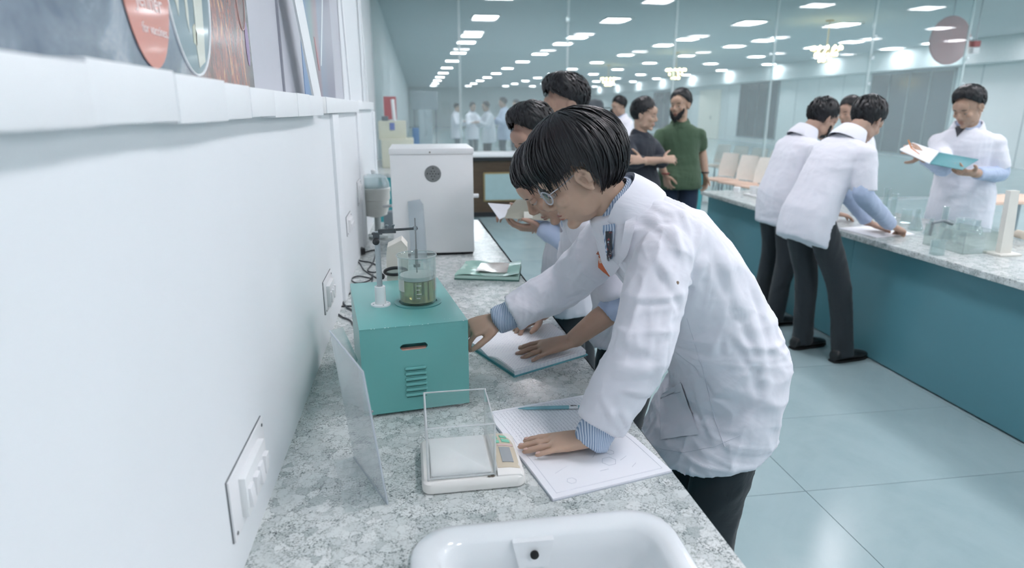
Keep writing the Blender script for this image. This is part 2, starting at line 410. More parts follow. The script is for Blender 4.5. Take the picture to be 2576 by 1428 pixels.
for x in (px[-2] + .03, px[-1] + .03):
    for z in (2.62, 2.30, 1.9): MB().box((x, YG - .02, z), (.04, .03, .05), None, .006).build('patch_fitting', M_alum, pt)

# ================================================================== BENCHES
# wall bench: granite top (with the hole for the sink), teal front
def xedge(y): return .812 - .0335 * (y - .75)       # front edge runs in slightly
YB0, YB1 = -.6, 4.25
SX0, SX1, SY0, SY1 = .268, .728, .60, .978     # sink outer
hole = (SX0 + .02, SX1 - .02, SY0 + .02, SY1 - .02)
zt, zb = ZB, ZB - .035
gy = [YB0, hole[2], hole[3], YB1]; vs = []; fs = []
for z in (zb, zt):
    for y in gy:
        for x in (.0, hole[0], hole[1], xedge(y)): vs.append((x, y, z))
def vi(k, j, i): return k * 16 + j * 4 + i
for j in range(3):
    for i in range(3):
        if (i, j) == (1, 1): continue
        fs.append((vi(1, j, i), vi(1, j, i + 1), vi(1, j + 1, i + 1), vi(1, j + 1, i))); fs.append((vi(0, j, i), vi(0, j + 1, i), vi(0, j + 1, i + 1), vi(0, j, i + 1)))
for i in range(3):
    for j in (0, 3): fs.append((vi(0, j, i), vi(0, j, i + 1), vi(1, j, i + 1), vi(1, j, i))); fs.append((vi(0, i, j), vi(0, i + 1, j), vi(1, i + 1, j), vi(1, i, j)))
for a, c in (((1, 1), (1, 2)), ((1, 2), (2, 2)), ((2, 2), (2, 1)), ((2, 1), (1, 1))): fs.append((vi(0, *a), vi(0, *c), vi(1, *c), vi(1, *a)))
top = MB().add(vs, fs)
tag(top.build('countertop', M_gran, None, False), 'speckled grey granite worktop of the wall bench with the sink', 'worktop')
M_cab = mat('cabinet white', '#d9dfe0', .5)
bx = thing('bench_cabinet', (.4, 1.6, 0), 'teal base cabinet carrying the wall bench worktop', 'cabinet')
for i in range(6):
    y0 = YB0 + .02 + (YB1 - YB0 - .04) * i / 6; y1 = YB0 + .02 + (YB1 - YB0 - .04) * (i + 1) / 6
    d = MB().b2((xedge(1.8) - .08, y0 + .003, .1), (xedge(y1) - .06, y1 - .003, zb - .004), .003).build('door', M_teal, bx)
    MB().b2((xedge(y1) - .06, y0 + .30, .60), (xedge(y1) - .045, y0 + .42, .612)).build('handle', M_steel, d)
MB().b2((.012, YB0 + .02, .0), (xedge(1.8) - .11, .54, zb)).b2((.01, 1.04, .0), (xedge(1.8) - .11, YB1 - .02, zb)).b2((.01, .54, 0), (xedge(1.8) - .11, 1.04, .5)).build('carcass', M_cab, bx, False)

# island bench on the right
XI, YI0, YI1, WI = 2.975, .3, 5.78, .89
isl = thing('island_bench', (XI + .7, 3, 0), 'long teal island bench with granite top on the right', 'bench')
MB().b2((XI, YI0, ZI - .035), (XI + WI, YI1, ZI), .003).build('granite_top', M_gran, isl)
jy = [YI0, 2.0, 3.62, 5.74]
for i in range(3):
    MB().b2((XI + .065, jy[i] + .002, .012), (XI + .09, jy[i + 1] - .002, ZI - .035)).build('front_panel', M_teal, isl, False)
MB().b2((XI + .075, 3.60, .012), (XI + WI - .06, YI1 - .06, ZI - .04)).b2((XI + .09, YI0, .012), (XI + WI - .06, 3.6, ZI - .04)).build('carcass', M_teal2, isl, False)
MB().b2((XI + .10, YI0, 0), (XI + WI - .08, YI1 - .08, .012)).build('plinth', M_dark, isl, False)

# second wall bench behind the oven and a third one seen past the two men
b2 = thing('far_bench', (.3, 8.4, 0), 'short bench with teal front beyond the white oven', 'bench')
MB().b2((-.26, 7.36, ZB - .02), (.74, 9.6, ZB + .02), .003).build('granite_top', M_gran, b2)
MB().b2((-.26, 7.40, 0), (.70, 9.56, ZB - .02)).build('front_panel', mat('bright teal laminate', '#3f9aa0', .3), b2, False)
b3 = thing('teal_bench', (3.4, 8.1, 0), 'teal bench seen between the dark shirted man and green shirted man', 'bench')
MB().b2((3.02, 7.7, .74), (3.95, 8.5, .78), .003).build('granite_top', M_gran, b3)
MB().b2((3.06, 7.74, 0), (3.9, 8.46, .74)).build('front_panel', mat('bright teal laminate', '#3f9aa0', .3), b3, False)

# reception desk behind the glass
M_wood = None
t = NT('dark brown wood'); v = t.coords((1, 1, 12)); n = t.noise(v, 3, 5, .6, 1.5)
t.color(t.ramp(n, [(.3, '#4d3f34'), (.55, '#63503f'), (.75, '#57473a')])); t.b.inputs['Roughness'].default_value = .35; M_wood = t.m
dk = thing('reception_desk', (1.7, 9.4, 0), 'brown wooden desk with black edge and pale inset panel before the glass wall', 'desk')
MB().b2((.95, 9.1, .06), (2.6, 9.16, .80)).build('front_panel', M_wood, dk, False)
MB().b2((.95, 9.16, 0), (2.6, 9.8, .80)).build('body', M_wood, dk, False)
MB().b2((.93, 9.05, .80), (2.62, 9.82, .855)).build('black_edge', M_black, dk, False)
MB().b2((.92, 9.03, .855), (2.63, 9.84, .885)).build('white_top', M_trim, dk, False)
MB().b2((.95, 9.08, 0), (2.6, 9.1, .07)).build('kick_board', M_black, dk, False)
MB().b2((1.225, 9.085, .225), (1.85, 9.1, .635)).build('brass_rim', mat('thin brass', '#b39a6a', .35, .5), dk, False)
MB().b2((1.245, 9.075, .245), (1.83, 9.088, .615)).build('inset_panel', mat('pale glossy inset', '#b5d0d2', .08), dk, False)

# ================================================================== THINGS ON THE WALL BENCH
def rrect(x0, x1, y0, y1, r, z, n=6):
    P = []
    for cx, cy, a0 in ((x1 - r, y1 - r, 0), (x0 + r, y1 - r, 90), (x0 + r, y0 + r, 180), (x1 - r, y0 + r, 270)):
        for k in range(n + 1):
            a = math.radians(a0 + 90 * k / n); P.append(V(cx + r * math.cos(a), cy + r * math.sin(a), z))
    return P
def rings(mb, R, cap0=False, cap1=False):
    n = len(R[0]); vs = [p for r in R for p in r]; fs = []
    for i in range(len(R) - 1):
        for k in range(n): fs.append((i * n + k, i * n + (k + 1) % n, (i + 1) * n + (k + 1) % n, (i + 1) * n + k))
    if cap0: fs.append(tuple(range(n))[::-1])
    if cap1: fs.append(tuple((len(R) - 1) * n + k for k in range(n)))
    return mb.add(vs, fs)
def local(origin, xdir):
    """rotation (about z) + origin of a thing lying on a surface"""
    d = V(xdir); a = math.atan2(d.y, d.x); return Matrix.Translation(V(origin)) @ Matrix.Rotation(a, 4, 'Z')
def xf(mb, M): mb.v = [tuple(M @ V(p)) for p in mb.v]; return mb

# ---- ceramic sink
M_cer = mat('white glazed ceramic', '#eef3f5', .1, var=.01, coat=.5)
sk = thing('sink', (.5, .79, ZB), 'white ceramic sink with rounded corners sunk in the granite worktop', 'sink')
b = MB(); ix0, ix1, iy0, iy1 = SX0 + .048, SX1 - .046, SY0 + .05, SY1 - .05
R = [rrect(SX0, SX1, SY0, SY1, .075, ZB), rrect(SX0, SX1, SY0, SY1, .075, ZB + .008), rrect(SX0 + .006, SX1 - .006, SY0 + .006, SY1 - .006, .07, ZB + .014),
     rrect(SX0 + .02, SX1 - .02, SY0 + .02, SY1 - .02, .062, ZB + .016), rrect(ix0 - .008, ix1 + .008, iy0 - .008, iy1 + .008, .05, ZB + .013),
     rrect(ix0, ix1, iy0, iy1, .045, ZB + .004), rrect(ix0 + .006, ix1 - .006, iy0 + .006, iy1 - .006, .045, ZB - .03), rrect(ix0 + .016, ix1 - .016, iy0 + .016, iy1 - .016, .05, ZB - .15),
     rrect(ix0 + .04, ix1 - .04, iy0 + .04, iy1 - .04, .05, ZB - .175), rrect(ix0 + .14, ix1 - .14, iy0 + .11, iy1 - .11, .02, ZB - .18)]
rings(b, R, False, True)
Ro = [rrect(SX0 + .022, SX1 - .022, SY0 + .022, SY1 - .022, .06, ZB - .001), rrect(ix0 + .002, ix1 - .002, iy0 + .002, iy1 - .002, .05, ZB - .16), rrect(ix0 + .03, ix1 - .03, iy0 + .03, iy1 - .03, .05, ZB - .19)]
rings(b, Ro, False, True); b.build('basin', M_cer, sk, True, 60)
oc = onY(1341, 1380, iy1 - .008); oc.y = iy1 - .010
o = MB().prism([oc + V(-.036, .012, .016), oc + V(.036, .012, .016), oc + V(.026, .002, -.028), oc + V(-.026, .002, -.028)], (0, -1, -.1), .0105).build('overflow_boss', M_cer, sk)
MB().lathe([(.0075, 0), (.0075, .004)], oc + V(0, -.0105, -.001), 18, (0, -1, .12)).build('overflow_hole', M_dark, o)
MB().lathe([(.028, 0), (.024, .004), (.006, .003)], (.5, .79, ZB - .18), 24).build('drain', M_steel, sk)

# ---- weighing balance with clear wind shield
bl, br = onZ(1064, 1248, ZB), onZ(1323, 1224, ZB)
Mb = local(bl, br - bl); W = (br - bl).length
M_bal = mat('off white balance plastic', '#efeeea', .42, var=.015)
ba = thing('weighing_balance', bl, 'off-white electronic balance with clear wind shield beside the open notebook', 'balance')
D, H1 = .178, .026
b = MB(); rings(b, [rrect(0, W, 0, D, .018, .003), rrect(-.001, W + .001, -.001, D + .001, .018, .012), rrect(.0, W, 0, D, .018, H1 - .004), rrect(.004, W - .004, .004, D - .004, .016, H1)], True, True)
xf(b, Mb).build('base', M_bal, ba)
for fx in (.02, W - .02):
    for fy in (.02, D - .02): xf(MB().lathe([(.008, 0), (.008, .005)], (fx, fy, -.0005), 12), Mb).build('foot', M_black, ba)
P0 = .147                                     # start of the display block
b = MB()
prof = [(D - .012, .018), (D * .55, .016), (.02, .010), (.008, .004)]
g = []
for i, (yy, hh) in enumerate(((.004, .003), (.012, .010), (.03, .012), (.06, .0125), (.10, .013), (.14, .012), (D - .02, .009), (D - .006, .002))):
    yb = yy; x1 = W - .003 - .02 * max(0, (yy - .11) / .07) ** 1.5
    g.append([V(P0, yb, H1 - .004), V(P0, yb, H1 + hh), V((P0 + x1) / 2, yb, H1 + hh * .9), V(x1 - .006, yb, H1 + hh * .55), V(x1, yb, H1 - .004)])
b.sheet(g); b.add([tuple(p) for p in g[0]], [tuple(range(5))]); b.add([tuple(p) for p in g[-1]], [tuple(range(5))]); b.add([g[i][0] for i in range(len(g))] , [tuple(range(len(g)))])
xf(b, Mb).build('display_housing', M_bal, ba)
def on_panel(u, w, dz=.0008):                 # u across (0..1), w along depth
    x1 = W - .003 - .02 * max(0, (w - .11) / .07) ** 1.5
    hh = float(np.interp(w, [.004, .012, .03, .06, .10, .14, D - .02, D - .006], [.003, .010, .012, .0125, .013, .012, .009, .002]))
    x = P0 + u * (x1 - P0); z = H1 + float(np.interp(x, [P0, (P0 + x1) / 2, x1 - .006, x1], [hh, hh * .9, hh * .55, -.004])) + dz
    return V(x, w, z)
def patch(us, ws, dz, n=6): return [[on_panel(us[0] + (us[1] - us[0]) * i / n, ws[0] + (ws[1] - ws[0]) * j / n, dz) for j in range(n + 1)] for i in range(n + 1)]
def plate(us, ws, dz, name, m, par):
    b = MB(); g = patch(us, ws, dz); h = patch(us, ws, dz - .0012); b.sheet(g)
    n = len(g); rim = [(0, j) for j in range(n)] + [(i, n - 1) for i in range(1, n)] + [(n - 1, j) for j in range(n - 2, -1, -1)] + [(i, 0) for i in range(n - 2, 0, -1)]
    for (a, c), (d, e) in zip(rim, rim[1:] + rim[:1]): b.add([g[a][c], g[d][e], h[d][e], h[a][c]], [(0, 1, 2, 3)])
    return xf(b, Mb).build(name, m, par)
pl = plate((.03, .9), (.018, D - .018), .0012, 'control_panel', mat('beige membrane', '#cfc4ae', .35), ba)
plate((.26, .70), (.035, .092), .0022, 'display', mat('grey liquid crystal', '#a5abae', .15), pl)
M_btn = mat('mint button', '#7fcfb4', .4)
for us, ws in (((.1, .32), (.128, .139)), ((.45, .75), (.133, .143)), ((.14, .34), (.110, .121)), ((.45, .78), (.113, .126))): plate(us, ws, .0026, 'button', M_btn, pl)
plate((.2, .85), (.098, .1045), .0021, 'print_strip', mat('pink print', '#d9c0bd', .4), pl)
b = MB(); rings(b, [rrect(.018, .136, .014, D - .016, .006, H1), rrect(.018, .136, .014, D - .016, .006, H1 + .006), rrect(.021, .133, .017, D - .019, .005, H1 + .008)], False, True)
xf(b, Mb).build('weighing_pan', mat('white pan', '#f1f3f2', .3), ba)
M_acr = glass_mat('clear acrylic', '#fdfefe', .0, .03, '#ffffff', .025)
M_acre = glass_mat('acrylic edge', '#eef4f5', .3, .08, '#ffffff', .42)
sx0, sx1, sy0, sy1, sh = .012, .142, .010, D - .008, .112
sd = None
for nm, p, q in (('shield_front', (sx0, sy0, H1), (sx1, sy0 + .002, H1 + sh)), ('shield_back', (sx0, sy1 - .002, H1), (sx1, sy1, H1 + sh)), ('shield_side', (sx0, sy0, H1), (sx0 + .002, sy1, H1 + sh)), ('shield_side', (sx1 - .002, sy0, H1), (sx1, sy1, H1 + sh))):
    o = xf(MB().b2(p, q), Mb).build(nm, M_acr, ba, False)
rim = [V(sx0, sy0, H1 + sh), V(sx1, sy0, H1 + sh), V(sx1, sy1, H1 + sh), V(sx0, sy1, H1 + sh)]
for i in range(4):
    xf(MB().tube([rim[i], rim[(i + 1) % 4]], .0016, 6), Mb).build('shield_edge', M_acre, ba)
    xf(MB().tube([rim[i], rim[i] - V(0, 0, sh)], .0024, 6), Mb).build('shield_edge', M_acre, ba)
xf(MB().tube([V(sx0, sy0 - .0005, H1 + .004), V(sx1, sy0 - .0005, H1 + .004)], .0018, 6), Mb).build('shield_edge', M_acre, ba)
b = MB(); rr2 = random.Random(3)
for k in range(9): b.ell((.126 + rr2.random() * .016, .004 + rr2.random() * .006, H1 - .002 + rr2.random() * .004), (.002 + .003 * rr2.random(), .0015, .0012), None, 8, 5)
xf(b, Mb).build('dirt_stain', mat('grime', '#6a6358', .9), ba)

# ---- open practical notebook
q = [onZ(*p, ZB) for p in ((1246, 1036), (1391, 1260), (1681, 1190), (1500, 994))]   # far-left, near-left, near-right, far-right
Mn = local(q[1], q[2] - q[1]); Wn = ((q[2] - q[1]).length + (q[3] - q[0]).length) / 2; Ln = ((q[0] - q[1]).length + (q[3] - q[2]).length) / 2
t = NT('ruled notebook page'); v = t.coords(kind='Object')
sep = t.new('ShaderNodeSeparateXYZ'); t.link(v, sep.inputs[0])
def M1(op, a, b=None, c=None):
    m = t.new('ShaderNodeMath', operation=op)
    for i, x in enumerate((a, b, c)):
        if x is None: continue
        if isinstance(x, (int, float)): m.inputs[i].default_value = x
        else: t.link(x, m.inputs[i])
    return m.outputs[0]
lnx = M1('ABSOLUTE', M1('SUBTRACT', M1('FRACT', M1('MULTIPLY', sep.outputs[0], 1 / .0085)), .5))
rule = M1('LESS_THAN', lnx, .055)
# handwriting: broken grey scribble sitting on the rules
wv = t.new('ShaderNodeTexNoise'); wv.inputs['Scale'].default_value = 1; mp = t.new('ShaderNodeMapping'); mp.inputs['Scale'].default_value = (700, 190, 1); t.link(v, mp.inputs[0]); t.link(mp.outputs[0], wv.inputs['Vector']); wv.inputs['Detail'].default_value = 2
scr = M1('MULTIPLY', M1('GREATER_THAN', wv.outputs['Fac'], .56), M1('LESS_THAN', M1('ABSOLUTE', M1('SUBTRACT', M1('FRACT', M1('ADD', M1('MULTIPLY', sep.outputs[0], 1 / .0085), .74)), .5)), .22))
ruled_area = M1('MULTIPLY', M1('GREATER_THAN', sep.outputs[1], Ln * .53), M1('MULTIPLY', M1('LESS_THAN', sep.outputs[1], Ln - .016), M1('MULTIPLY', M1('GREATER_THAN', sep.outputs[0], .022), M1('LESS_THAN', sep.outputs[0], Wn - .012))))
ink = M1('MULTIPLY', ruled_area, M1('MAXIMUM', M1('MULTIPLY', rule, .5), M1('MULTIPLY', scr, .42)))
t.color(t.mix(ink, lin('#f3f5fa'), lin('#8d93a3'))); t.b.inputs['Roughness'].default_value = .6
M_page = t.m
nb = thing('open_notebook', q[1], 'open practical notebook with ruled page under the near hand', 'notebook')
def page_mesh(w, l, h, z0):
    """block of sheets, slightly domed either side of the middle fold"""
    b = MB(); n = 14; G = []
    for j in range(n + 1):
        u = j / n; dome = h * (.55 + .45 * math.sin(math.pi * min(1, abs(u - .5) * 2) ** .6) ) * (0.25 + .75 * min(1, abs(u - .5) * 9))
        G.append([V(w * i / 6, l * u, z0 + dome) for i in range(7)])
    b.sheet(G)
    lo = [[V(w * i / 6, l * j / n, z0) for i in range(7)] for j in range(n + 1)]; b.sheet(lo)
    for side in (0, 6): b.sheet([[G[j][side] for j in range(n + 1)], [lo[j][side] for j in range(n + 1)]])
    for e in (0, n): b.sheet([G[e], lo[e]])
    return b
def put_local(b, name, m, M, parent):
    o = b.build(name, m, None); o.parent = parent; o.matrix_parent_inverse = Matrix.Translation(-parent.location); o.matrix_basis = M; return o
put_local(MB().b2((-.002, -.002, 0), (Wn + .002, Ln + .002, .0015)), 'cover', mat('grey card cover', '#aab2ba', .6), Mn, nb)
put_local(page_mesh(Wn, Ln, .0065, .0015), 'page_block', M_page, Mn, nb)
M_pencil = mat('pencil line', '#cfd4dd', .8)
def outline(pts, z, closed=True, r=.0004): return MB().tube([V(a, c, z) for a, c in pts] , r, 4, True, (0, 0, 1), 1, closed)
zt2 = .0072
def zpage(y): u = y / Ln; return .0015 + .0065 * (.55 + .45 * math.sin(math.pi * min(1, abs(u - .5) * 2) ** .6)) * (.25 + .75 * min(1, abs(u - .5) * 9)) + .0002
def draw(pts, closed=True, name='pencil_drawing'):
    P = []
    for (a, c), (d, e) in zip(pts, pts[1:] + (pts[:1] if closed else [])):
        for k in range(8): P.append((a + (d - a) * k / 8, c + (e - c) * k / 8))
    if not closed: P.append(pts[-1])
    put_local(MB().tube([V(a, c, zpage(c)) for a, c in P], .00045, 4, True, (0, 0, 1), 1, closed), name, M_pencil, Mn, nb)
draw([(.014, .014), (Wn - .014, .014), (Wn - .014, Ln * .47), (.014, Ln * .47)], True, 'border_line')
draw([(.014, Ln * .53), (Wn - .014, Ln * .53), (Wn - .014, Ln - .012), (.014, Ln - .012)], True, 'border_line')
for cx, cy, r in ((.165, .075, .016), (.06, .04, .010), (.185, .105, .009)):
    draw([(cx + r * math.cos(math.radians(60 * k)), cy + r * math.sin(math.radians(60 * k))) for k in range(6)])
for a, c, d, e in ((.13, .05, .15, .05), (.19, .07, .21, .08), (.04, .075, .075, .09), (.14, .10, .155, .115), (.2, .04, .215, .05)): draw([(a, c), (d, e)], False)

# ---- teal pen lying across the notebook
pa, pb = onZ(1303, 1027, ZB + .012), onZ(1459, 1023, ZB + .012)
pn = thing('marker_pen', pa, 'pale teal pen lying across the ruled notebook page', 'pen')
d = (pb - pa)
MB().tube([pa + d * x for x in (0, .02, .14, .5, .97, 1)], [.0008, .0014, .0036, .0046, .0046, .0038], 12).build('barrel', mat('pale teal plastic', '#7fb3bd', .35), pn)
MB().tube([pa + d * .82, pa + d * .965], .0048, 12).build('white_label', mat('white sticker', '#e6eaec', .5), pn)
rr3 = frame(d)[1]
text_mesh('lettering', 'BEIFA', .0062, pa + d * .893 + V(0, -.0012, .0047), d, (0, 1, 0), mat('black print', '#23272b', .6), pn)

# ---- thick open book in front of the second student
q2 = [onZ(*p, ZB) for p in ((1294, 948), (1476, 893), (1385, 822), (1165, 862))]   # near corner, right, far, left
bk = thing('open_record_book', q2[0], 'thick open record book with teal cover under the two students’ hands', 'book')
c0, c1, c2, c3 = q2
cen = (c0 + c1 + c2 + c3) / 4
def quadpt(u, w): return c0 * (1 - u) * (1 - w) + c1 * u * (1 - w) + c2 * u * w + c3 * (1 - u) * w   # u: near corner -> right, w: near -> far-left
b = MB(); b.prism([cen + (p - cen) * 1.02 for p in q2], (0, 0, 1), .0025); b.build('cover', mat('teal book cover', '#5aa3ad', .4), bk, False)
def block(u0, u1, w0, w1, h, name, m, parent):
    b = MB(); n = 12; G = []; Lo = []
    for i in range(n + 1):
        w = w0 + (w1 - w0) * i / n; s_ = abs(w - .5) * 2
        z = .0025 + h * (.35 + .65 * min(1, s_ * 3)) * (1 - .25 * s_ ** 3)
        G.append([quadpt(u0 + (u1 - u0) * k / 5, w) + V(0, 0, z) for k in range(6)]); Lo.append([quadpt(u0 + (u1 - u0) * k / 5, w) + V(0, 0, .0025) for k in range(6)])
    b.sheet(G); b.sheet(Lo)
    for e in (0, n): b.sheet([G[e], Lo[e]])
    for e in (0, 5): b.sheet([[r[e] for r in G], [r[e] for r in Lo]])
    return b.build(name, m, parent)
t = NT('written page'); v = t.coords((1, 1, 1), (0, 0, .5)); wv = t.new('ShaderNodeTexWave'); wv.inputs['Scale'].default_value = 40; wv.inputs['Distortion'].default_value = 2; wv.inputs['Detail'].default_value = 3; wv.inputs['Detail Scale'].default_value = 9; t.link(v, wv.inputs[0])
nz = t.noise(v, 300, 2); mm = t.new('ShaderNodeMath', operation='MULTIPLY'); t.link(t.ramp(wv.outputs['Fac'], [(.55, 0.0), (.7, 1.0)]), mm.inputs[0]); t.link(t.ramp(nz, [(.45, 0.0), (.55, .35)]), mm.inputs[1])
t.color(t.mix(mm.outputs[0], lin('#f2f4f8'), lin('#c3c6d8'))); t.b.inputs['Roughness'].default_value = .6
block(.01, .99, .01, .99, .017, 'page_block', t.m, bk)
block(.02, .97, .03, .48, .0185, 'loose_leaf', t.m, bk)
MB().tube([c0 + V(0, 0, .006), c3 + V(0, 0, .006)], .0018, 6).build('page_edge_band', mat('teal book cover', '#5aa3ad', .4), bk)

# ---- green glossy booklet farther back
g0, g1, g2, g3 = [onZ(*p, ZB) for p in ((1143, 703), (1306, 708), (1312, 672), (1172, 668))]
gb = thing('green_booklet', g0, 'thick pale green booklet in a glossy sleeve before the white oven', 'book')
M_grn = mat('pale green cover', '#9fd0c0', .2, var=.1, coat=.4)
cg = (g0 + g1 + g2 + g3) / 4
MB().prism([g0, g1, g2, g3], (0, 0, 1), .006).build('back_cover', mat('dark green edge', '#3f6a62', .5), gb, False)
MB().prism([cg + (p - cg) * .985 + V(0, 0, .006) for p in (g0, g1, g2, g3)], (0, 0, 1), .014).build('pages', mat('pale green paper', '#b7d6cc', .5), gb, False)
b = MB(); G = []
for i in range(9):
    u = i / 8; lift = .020 + .004 * math.sin(u * 9) + .03 * max(0, u - .8) * 5 * .6
    G.append([g0.lerp(g1, u).lerp(g3.lerp(g2, u), w) + V(0, 0, lift + .004 * math.sin(w * 7 + u * 4)) for w in (0, .25, .5, .75, 1)])
b.sheet(G); b.sheet([[p - V(0, 0, .0012) for p in r] for r in G]); b.build('front_cover', M_grn, gb)
MB().sheet([[g0.lerp(g1, .3 + .5 * i / 4).lerp(g3.lerp(g2, .3 + .5 * i / 4), w) + V(0, 0, .027 + .003 * math.sin(i + w * 6)) for w in (.2, .5, .85)] for i in range(5)]).build('pink_picture', mat('pale pink print', '#cdbcb4', .12, var=.25, vscale=30, coat=1), gb)

# ---- teal heater / stirrer box
M_tbox = mat('teal enamelled steel', '#68aeaa', .3, var=.03, coat=.2, bump=.03, bscale=90)
f0, f1 = onZ(934, 1046, ZB + .006), onZ(1181, 1014, ZB + .006)
xdir = (f1 - f0).normalized(); ydir = V(-xdir.y, xdir.x, 0); WB, DB, HB = .258, .425, .218
f0 = f1 - xdir * WB
Mt = local((f0.x, f0.y, ZB), xdir)
tb = thing('stirrer_box', (f0.x, f0.y, ZB), 'teal metal apparatus box with louvres carrying a beaker and rod', 'apparatus')
z0 = .008
# front face with the slot cut through
sx_a, sx_b, sz_a, sz_b = .092, .158, .165, .181
hx, hz = WB, z0 + HB
b = MB()
def quad(a, bq, c, d): b.add([a, bq, c, d], [(0, 1, 2, 3)])
ov = [(sx_a + .006, sz_a), (sx_b - .006, sz_a), (sx_b, (sz_a + sz_b) / 2 - .002), (sx_b, (sz_a + sz_b) / 2 + .002), (sx_b - .006, sz_b), (sx_a + .006, sz_b), (sx_a, (sz_a + sz_b) / 2 + .002), (sx_a, (sz_a + sz_b) / 2 - .002)]
out = [(sx_a + .006, z0), (sx_b - .006, z0), (hx, sz_a), (hx, sz_b), (sx_b - .006, hz), (sx_a + .006, hz), (0, sz_b), (0, sz_a)]
o8 = [V(x, 0, z) for x, z in out]; i8 = [V(x, 0, z) for x, z in ov]; in8 = [V(x, .012, z) for x, z in ov]
for k in range(8):
    quad(o8[k], o8[(k + 1) % 8], i8[(k + 1) % 8], i8[k]); quad(i8[k], i8[(k + 1) % 8], in8[(k + 1) % 8], in8[k])
for cnr, a, c in (((0, z0), 7, 0), ((hx, z0), 1, 2), ((hx, hz), 3, 4), ((0, hz), 5, 6)): b.add([o8[a], V(cnr[0], 0, cnr[1]), o8[c]], [(0, 1, 2)])
quad(V(0, 0, hz), V(hx, 0, hz), V(hx, DB, hz), V(0, DB, hz)); quad(V(0, 0, z0), V(hx, 0, z0), V(hx, DB, z0), V(0, DB, z0))
quad(V(0, 0, z0), V(0, DB, z0), V(0, DB, hz), V(0, 0, hz)); quad(V(hx, 0, z0), V(hx, DB, z0), V(hx, DB, hz), V(hx, 0, hz)); quad(V(0, DB, z0), V(hx, DB, z0), V(hx, DB, hz), V(0, DB, hz))
quad(*[V(x, .03, z) for x, z in ((sx_a - .01, sz_a - .012), (sx_b + .01, sz_a - .012), (sx_b + .01, sz_b + .012), (sx_a - .01, sz_b + .012))])
xf(b, Mt).build('housing', M_tbox, tb, False)
xf(MB().b2((sx_a + .003, .001, sz_a - .001), (sx_b - .003, .014, sz_a + .003)), Mt).build('slot_lip', mat('copper lip', '#c79a8b', .4), tb, False)
xf(MB().b2((0, -.0012, hz - .0008), (WB, DB, hz + .0012), .0006), Mt).build('lid', M_tbox, tb)
for k in range(6):
    z = .118 - k * .0138
    xf(MB().tube([V(.104, -.001, z), V(.150, -.001, z)], [(.0042, .0042), (.0042, .0042)], 10).ell((.104, -.001, z), (.004, .0042, .0042), None, 10, 6).ell((.150, -.001, z), (.004, .0042, .0042), None, 10, 6), Mt).build('louvre', M_tbox, tb)
    xf(MB().b2((.103, -.0022, z - .0058), (.151, .0005, z - .0040)), Mt).build('louvre_shade', mat('deep teal painted shade', '#22605c', .7), tb, False)  # solid dark strip painting the shade below each louvre
for x, y in ((.02, .02), (WB - .02, .02), (.02, DB - .02), (WB - .02, DB - .02)): xf(MB().lathe([(.011, .0), (.012, .008), (.009, .009)], (x, y, -.0005), 14), Mt).build('foot', mat('grey rubber', '#b7bdbf', .6), tb)
xf(MB().ell((.018, -.001, .018), (.0035, .002, .0035), None, 10, 6), Mt).build('screw', M_steel, tb)
for y, z, r in ((.10, .175, .013), (.24, .155, .016)):
    o = xf(MB().lathe([(r, 0), (r * .9, .012), (r * .6, .014)], (WB, y, z), 20, (1, 0, 0)), Mt).build('knob', M_black, tb)
for k in range(15):                               # chipped paint along the front edge
    r = random.Random(k); xf(MB().ell((WB * r.random(), -.0012 + (.03 * r.random() if k % 3 == 0 else 0), hz + .0008), (.0007 + .0012 * r.random(), .001, .0007), None, 7, 4), Mt).build('paint_chip', mat('bare chip', '#cfe2df', .6), tb)
# ring plate for the beaker and socket for the rod
top_z = ZB + hz
bc = onZ(1052, 758, top_z + .003); rc = onZ(958, 765, top_z + .003)
MB().lathe([(.062, 0), (.062, .003), (.058, .004), (.05, .004), (.05, 0)], (bc.x, bc.y, top_z + .001), 40).build('ring_plate', mat('dull teal ring', '#5f9c99', .35, .2), tb)
M_wp = mat('white plastic', '#eceff0', .4)
fg = MB().lathe([(.0255, 0), (.0255, .004), (.0145, .005), (.0138, .051), (.0125, .052), (.0085, .0515)], (rc.x, rc.y, top_z + .001), 28).build('rod_socket', M_wp, tb)
for k in range(4):
    a = .4 + k * math.pi / 2; MB().ell((rc.x + .0195 * math.cos(a), rc.y + .0195 * math.sin(a), top_z + .005), (.0026, .0026, .0016), None, 8, 5).build('screw', M_steel, fg)
zr = onY(956, 592, rc.y).z
MB().tube([(rc.x, rc.y, top_z + .04), (rc.x, rc.y, zr + .01)], .0072, 16).build('support_rod', mat('grey aluminium rod', '#a9b2b6', .35, .6), tb)
# clamp arm
ax1 = onY(1055, 581, bc.y); ax0 = onY(944, 590, rc.y)
cl = MB().box((rc.x - .0015, rc.y - .002, zr - .006), (.016, .018, .022), None, .002).b2((rc.x - .012, rc.y - .009, zr + .004), (rc.x + .014, rc.y + .009, zr + .008)).build('boss_head', mat('gunmetal', '#4a5054', .4, .4), tb)
MB().lathe([(.0085, 0), (.0085, .012), (.006, .014)], (rc.x - .002, rc.y - .010, zr - .012), 18, (0, -1, 0)).build('clamp_knob', M_black, cl)
bar_z = zr + .011
arm = MB().b2((rc.x + .004, rc.y - .006, bar_z - .005), (rc.x + .048, rc.y + .006, bar_z + .005)).tube([(rc.x + .03, rc.y, bar_z + .002), (bc.x + .006, bc.y, bar_z + .003)], .0032, 10).build('clamp_arm', mat('gunmetal', '#4a5054', .4, .4), tb)
for dx in (.026, .042): MB().lathe([(.0015, 0), (.0015, .005), (.0045, .010), (.0035, .011)], (rc.x + dx, rc.y, bar_z + .005), 10).build('wing_screw', M_steel, arm)
MB().lathe([(.006, -.004), (.006, .005)], (bc.x, bc.y, bar_z + .003), 14).build('rod_grip', M_steel, arm)
